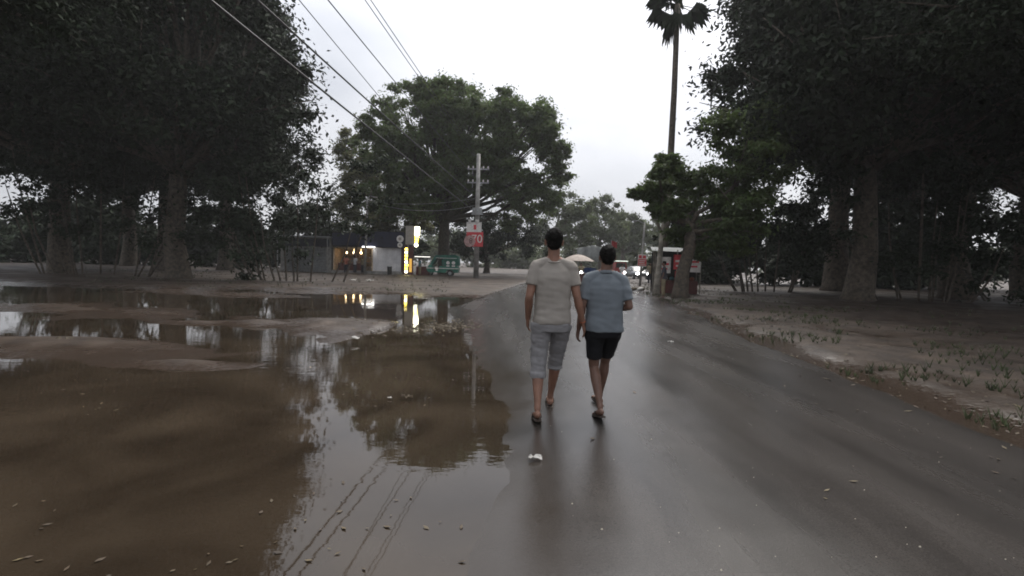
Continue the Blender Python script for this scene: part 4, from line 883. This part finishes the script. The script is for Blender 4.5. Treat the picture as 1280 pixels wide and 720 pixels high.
# pale trunks beside the road
for (px, Y, base, lb) in ((820, 27, 372, 'pale leaning tree trunk by the right kerb behind the polo man\'s arm'),):
    B = at(px, base, Y); t = empty('roadside_tree', (B.x, Y, .08)); tag(t, lb, 'tree', 'pale barked roadside trees')
    MB().tube([(0, 0, -.2), (.02, 0, .4), (.12, 0, 2), (.25, .1, 3.6), (.55, .2, 5.2)], [.24, .17, .14, .12, .1], 10).build('trunk', M_palebark, t, smooth=True)
    MB().tube([(.2, .05, 3.2), (-.4, 0, 4.4), (-.7, .1, 5.4)], [.08, .06, .03], 8).tube([(.22, .1, 3.4), (.9, .1, 4.3), (1.5, .1, 5.3)], [.08, .06, .03], 8).build('branches', M_palebark, t, smooth=True)
    link('crown', leaves([(-.6, .1, 5.6, .8), (.5, .2, 5.9, 1.0), (1.5, .1, 5.6, .9), (.1, .4, 5.0, .6), (1.0, .3, 6.6, .8), (1.2, 0, 4.8, .5)], sub=7, per=130, leaf=.2, seed=int(px)), M_leaf, t)
# stall row with banners right of the road
def banner_stall(loc, s, rz, W):
    t = empty('roadside_stall', loc, rz, s); tag(t, f'{W} cluttered roadside stall with hanging red and white banners', 'stall', 'banner stalls on the right')
    for x, y in ((-1.3, -.8), (1.4, -.8), (-1.3, .9), (1.4, .9), (0, -.85)): MB().tube([(x, y, 0), (x+.03, y, 2.7)], .035, 6).build('post', M_palebark, t)
    MB().add([(-1.5, -1.05, 2.6), (1.6, -1.05, 2.5), (1.6, 1.1, 2.85), (-1.5, 1.1, 2.9), (-1.5, -1.05, 2.63), (1.6, -1.05, 2.53), (1.6, 1.1, 2.88), (-1.5, 1.1, 2.93)], [(0, 3, 2, 1), (4, 5, 6, 7), (0, 1, 5, 4), (1, 2, 6, 5), (2, 3, 7, 6), (3, 0, 4, 7)]).build('roof', M_tarp, t)
    for x0_, x1_, z0_, z1_, m in ((-1.2, -.35, 1.25, 2.25, M_signwhite), (-.2, .55, 1.5, 2.4, M_red), (.65, 1.4, 1.35, 2.5, M_signwhite), (-.1, .6, .7, 1.4, M_redp)):
        n = 8; V = []; 
        for i in range(n+1):
            x = x0_+(x1_-x0_)*i/n; yy = -.92+.04*math.sin(i*1.7); V += [(x, yy, z0_), (x, yy, z1_)]
        b = MB().add(V, [(2*i, 2*i+2, 2*i+3, 2*i+1) for i in range(n)]).build('banner', m, t)
        MB().box(x0_+.1, x1_-.12, -.975, -.968, (z0_+z1_)/2, (z0_+z1_)/2+.12).box(x0_+.15, x1_-.2, -.975, -.968, (z0_+z1_)/2-.28, (z0_+z1_)/2-.18).build('print_stripe', M_red if m is M_signwhite else M_signwhite, b)
    MB().box(-1.2, 1.3, -.6, .3, 0, .8).build('counter', M_maroon, t); MB().box(-1.4, 1.5, .95, 1.0, 0, 2.6).build('back_cloth', M_dark, t)
    for k in range(6): MB().ell((-1.0+.4*k, -.3, .92), (.15, .15, .13), 10, 7).build('bundle', M_cloths[k % 5], t, smooth=True)
    return t
banner_stall((at(838, 370, 28.5).x+.2, 28.5, .1), .88, R(-12), 'far')
put_person(4, (at(829, 370, 23.5).x, 23.5, .1), 1.2, .97, 'person in dark shirt standing by the far banner stall at the kerb', 'people by the right kerb')
put_person(3, (at(812, 360, 40).x, 40, .1), 2.8, 1, 'person in khaki shirt behind the pole with the small red board', 'people by the right kerb')
# a parked bicycle-like heap of sacks and rubble by the kerb
def sacks(loc, s, W, seed):
    rd = random.Random(seed)
    for k in range(5):
        b = MB(); b.ell((0, 0, .13), (rd.uniform(.22, .34), rd.uniform(.18, .26), .14), 14, 9)
        o = b.build('sack', M_litter if k % 2 else M_litterb, None, (loc[0]+rd.uniform(-.9, .9)*s, loc[1]+rd.uniform(-.5, .5)*s, loc[2]+.0), smooth=True); o.rotation_euler = (rd.uniform(-.2, .2), rd.uniform(-.2, .2), rd.uniform(0, 3)); o.scale = (s,)*3
        for v in o.data.vertices: v.co += v.normal*.04*noise.noise(v.co*9+Vector((k, 0, 0)))
        tag(o, f'{("flat brown", "small white", "rounded brown", "large white", "tilted brown")[k]} crumpled sack in the heap by the {W}', 'sack', f'sacks heaped by the {W}')
sacks((at(797, 366, 30).x, 30, .1), .8, 'far kerb', 3)

# ------------------------------------------------------------------ litter
def crumple(name, label, px, py, wd, m, seed, z=0.01, group=None, dp=.5):
    rd = random.Random(seed); p = gnd(px, py, z); n = 7; V = []; Fc = []
    p.z = max(z, float(road_z(np.array(p.x), np.array(p.y))) if p.x-.133*p.y > ROAD_L else z)+.004
    for i in range(n):
        for j in range(n):
            x = (i/(n-1)-.5)*wd*(1-.25*rd.random()*(j % 2)); y = (j/(n-1)-.5)*wd*dp; V.append((x, y, abs(noise.noise(Vector((x*9/wd*.3+seed, y*9/wd*.3, 2))))*wd*.55+rd.uniform(0, .06)*wd))
    for i in range(n-1):
        for j in range(n-1): a = i*n+j; Fc.append((a, a+1, a+n+1, a+n))
    o = MB().add(V, Fc).build(name, m, None, p); o.rotation_euler = (0, 0, rd.uniform(0, 3)*0+rd.uniform(-.3, .3))
    tag(o, label, 'litter', group); return o
crumple('paper_scrap', 'crumpled white paper on the wet road in front of the two men', 669, 575, .11, M_litter, 1)
crumple('paper_scrap', 'pale scrap lying on the mud bar at the left of the puddle', 444, 424, .16, M_litter, 2, .07)
crumple('floating_scrap', 'curled pale wrapper floating in the puddle, right one of two', 508, 498, .14, M_litterb, 3, .012, dp=.3)
crumple('floating_scrap', 'small pale fragment floating in the puddle left of the curled wrapper', 487, 498, .05, M_litter, 4, .012)
crumple('plastic_bag', 'white plastic bag on the far shore before the far shop', 462, 352, .5, M_litter, 5, .14)
crumple('plastic_bag', 'flattened white bag at the foot of the far lamp post', 441, 351, .45, M_litter, 6, .14)
crumple('kerb_scrap', 'thin white scrap on the road near the right of the polo man', 838, 431, .12, M_litter, 7, dp=.25)
crumple('paper_scrap', 'brown scrap floating at the left edge of the puddle under the near shop', 78, 430, .4, M_litterb, 9, .012, dp=.25)
# debris along the shallow ridge, specks and pebbles on the road
rd = random.Random(21); st = MB()
for k in range(300):
    t = rd.random(); px = 560+rd.gauss(0, 28) if t < .7 else rd.uniform(440, 640); py = 412-(px-480)*.07+rd.gauss(0, 3.5); p = gnd(px, py, .02); r = rd.uniform(.012, .045)
    p.z = max(0, float(ground_z(np.array(p.x), np.array(p.y)))); a = rd.uniform(0, 6.3); c, s = math.cos(a), math.sin(a)
    st.add([(p.x-r*c*1.6, p.y-r*s, p.z), (p.x+r*s, p.y-r*c*.4, p.z), (p.x+r*c*1.6, p.y+r*s, p.z+r*.3), (p.x-r*s, p.y+r*c*.4, p.z), (p.x, p.y, p.z+r*.7)], [(0, 1, 4), (1, 2, 4), (2, 3, 4), (3, 0, 4)])
tag(st.build('debris', M_litterb), 'strip of floating leaves and trash along the shallow ridge in the puddle', 'debris', kind='stuff')
st = MB()
for k in range(90):
    px, py = rd.uniform(560, 1270), rd.uniform(400, 718); p = gnd(px, py, .02); p.z = float(road_z(np.array(p.x), np.array(p.y)))
    if p.z < .012: continue
    r = rd.uniform(.002, .005)*(1 if rd.random() < .9 else 1.7)
    st.add([(p.x-r, p.y, p.z), (p.x, p.y-r, p.z), (p.x+r, p.y, p.z), (p.x, p.y+r, p.z), (p.x+r*.2, p.y, p.z+r*.9)], [(0, 1, 4), (1, 2, 4), (2, 3, 4), (3, 0, 4)])
tag(st.build('grit', mat('grit', (.42, .38, .30), .5)), 'pale grit and tiny stones scattered on the wet road', 'grit', kind='stuff')
st = MB()
for k in range(900):
    Y = rd.uniform(12, 60); x = .133*Y+float(road_right(np.array(Y)))+rd.uniform(-.1, 2.5); z = float(ground_z(np.array(x), np.array(Y)))
    r = .012+.07*rd.random()**3; st.add([(x-r, Y, z), (x, Y-r, z), (x+r, Y, z), (x, Y+r, z), (x+r*.2, Y, z+r)], [(0, 1, 4), (1, 2, 4), (2, 3, 4), (3, 0, 4)])
tag(st.build('rubble', mat('rubble', (.09, .075, .06), .8, .3, 5, island=.6)), 'rubble and trash along the right verge of the road', 'rubble', kind='stuff')

# thin weeds and fallen leaves on the right verge and along the far shore
rd = random.Random(77); st = MB(); lf = MB()
for k in range(5200):
    if rd.random() < .7: Y = 3+rd.random()**1.5*40; x = .133*Y+float(road_right(np.array(Y)))+.15+abs(rd.gauss(0, 3.2))
    else: Y = rd.uniform(24, 48); x = rd.uniform(-.9, -.12)*Y
    if noise.noise(Vector((x*.5, Y*.5, 0))) < .02: continue
    z = float(ground_z(np.array(x), np.array(Y))); a = rd.uniform(0, 6.3); h = rd.uniform(.04, .16); w_ = rd.uniform(.006, .014)
    for j in range(3):
        a += 2.1; dx, dy = math.cos(a)*h*.5, math.sin(a)*h*.5
        st.add([(x-w_, Y, z), (x+w_, Y, z), (x+dx, Y+dy, z+h)], [(0, 1, 2)])
for k in range(2600):
    Y = 2+rd.random()**1.4*38; x = .133*Y+float(road_right(np.array(Y)))+rd.gauss(1.5, 1.8)
    if rd.random() < .03: x -= 3
    u_ = x-.133*Y
    if u_ < float(road_right(np.array(Y)))-.5 and rd.random() < .8: continue
    z = float(road_z(np.array(x), np.array(Y)) if u_ < road_right(np.array(Y)) else ground_z(np.array(x), np.array(Y)))+.004; a = rd.uniform(0, 6.3); r = rd.uniform(.015, .05); c, q = math.cos(a)*r, math.sin(a)*r
    lf.add([(x-c, Y-q, z), (x+q*.4, Y-c*.4, z+.006), (x+c, Y+q, z+.012), (x-q*.4, Y+c*.4, z+.004)], [(0, 1, 2, 3)])
tag(st.build('weeds', mat('weed_green', (.07, .09, .035), .7, .3, 3)), 'thin weeds on the mud verges', 'grass', kind='stuff')
tag(lf.build('fallen_leaves', mat('fallen_leaf', (.09, .065, .035), .7, .3, 3, island=.5)), 'fallen leaves scattered over the right verge and road edge', 'leaves', kind='stuff')

rd = random.Random(91); fl_ = MB()
for k in range(700):
    Y = 2.2+rd.random()**1.3*20; x = -rd.random()*Y*.95-.2
    if noise.noise(Vector((x*.6, Y*.6, 5))) < .08 or float(ground_z(np.array(x), np.array(Y))) > -.005: continue
    if x-.133*Y > float(us(np.array(Y)))-.1: continue
    a = rd.uniform(0, 6.3); r = rd.uniform(.008, .03); c, q = math.cos(a)*r, math.sin(a)*r
    fl_.add([(x-c, Y-q, .004), (x+q*.45, Y-c*.45, .007), (x+c, Y+q, .010), (x-q*.45, Y+c*.45, .005)], [(0, 1, 2, 3)])
tag(fl_.build('floating_leaves', MATS['fallen_leaf']), 'drifts of small leaves floating on the brown puddle', 'leaves', kind='stuff')

# humid air after the rain: one closed box of even thin haze round everything but the sky
hz_ = MB().box(-960, 960, -75, 1700, -2.0, 48).build('haze', None); tag(hz_, 'thin humid haze filling the air over the road', kind='stuff')
hm = bpy.data.materials.new('haze_air'); hm.use_nodes = True; t_ = hm.node_tree; t_.nodes.clear(); o_ = t_.nodes.new('ShaderNodeOutputMaterial'); v_ = t_.nodes.new('ShaderNodeVolumePrincipled')
v_.inputs['Color'].default_value = (.93, .94, .95, 1); v_.inputs['Density'].default_value = .0006; v_.inputs['Anisotropy'].default_value = .2; t_.links.new(v_.outputs[0], o_.inputs['Volume']); hz_.data.materials.append(hm)
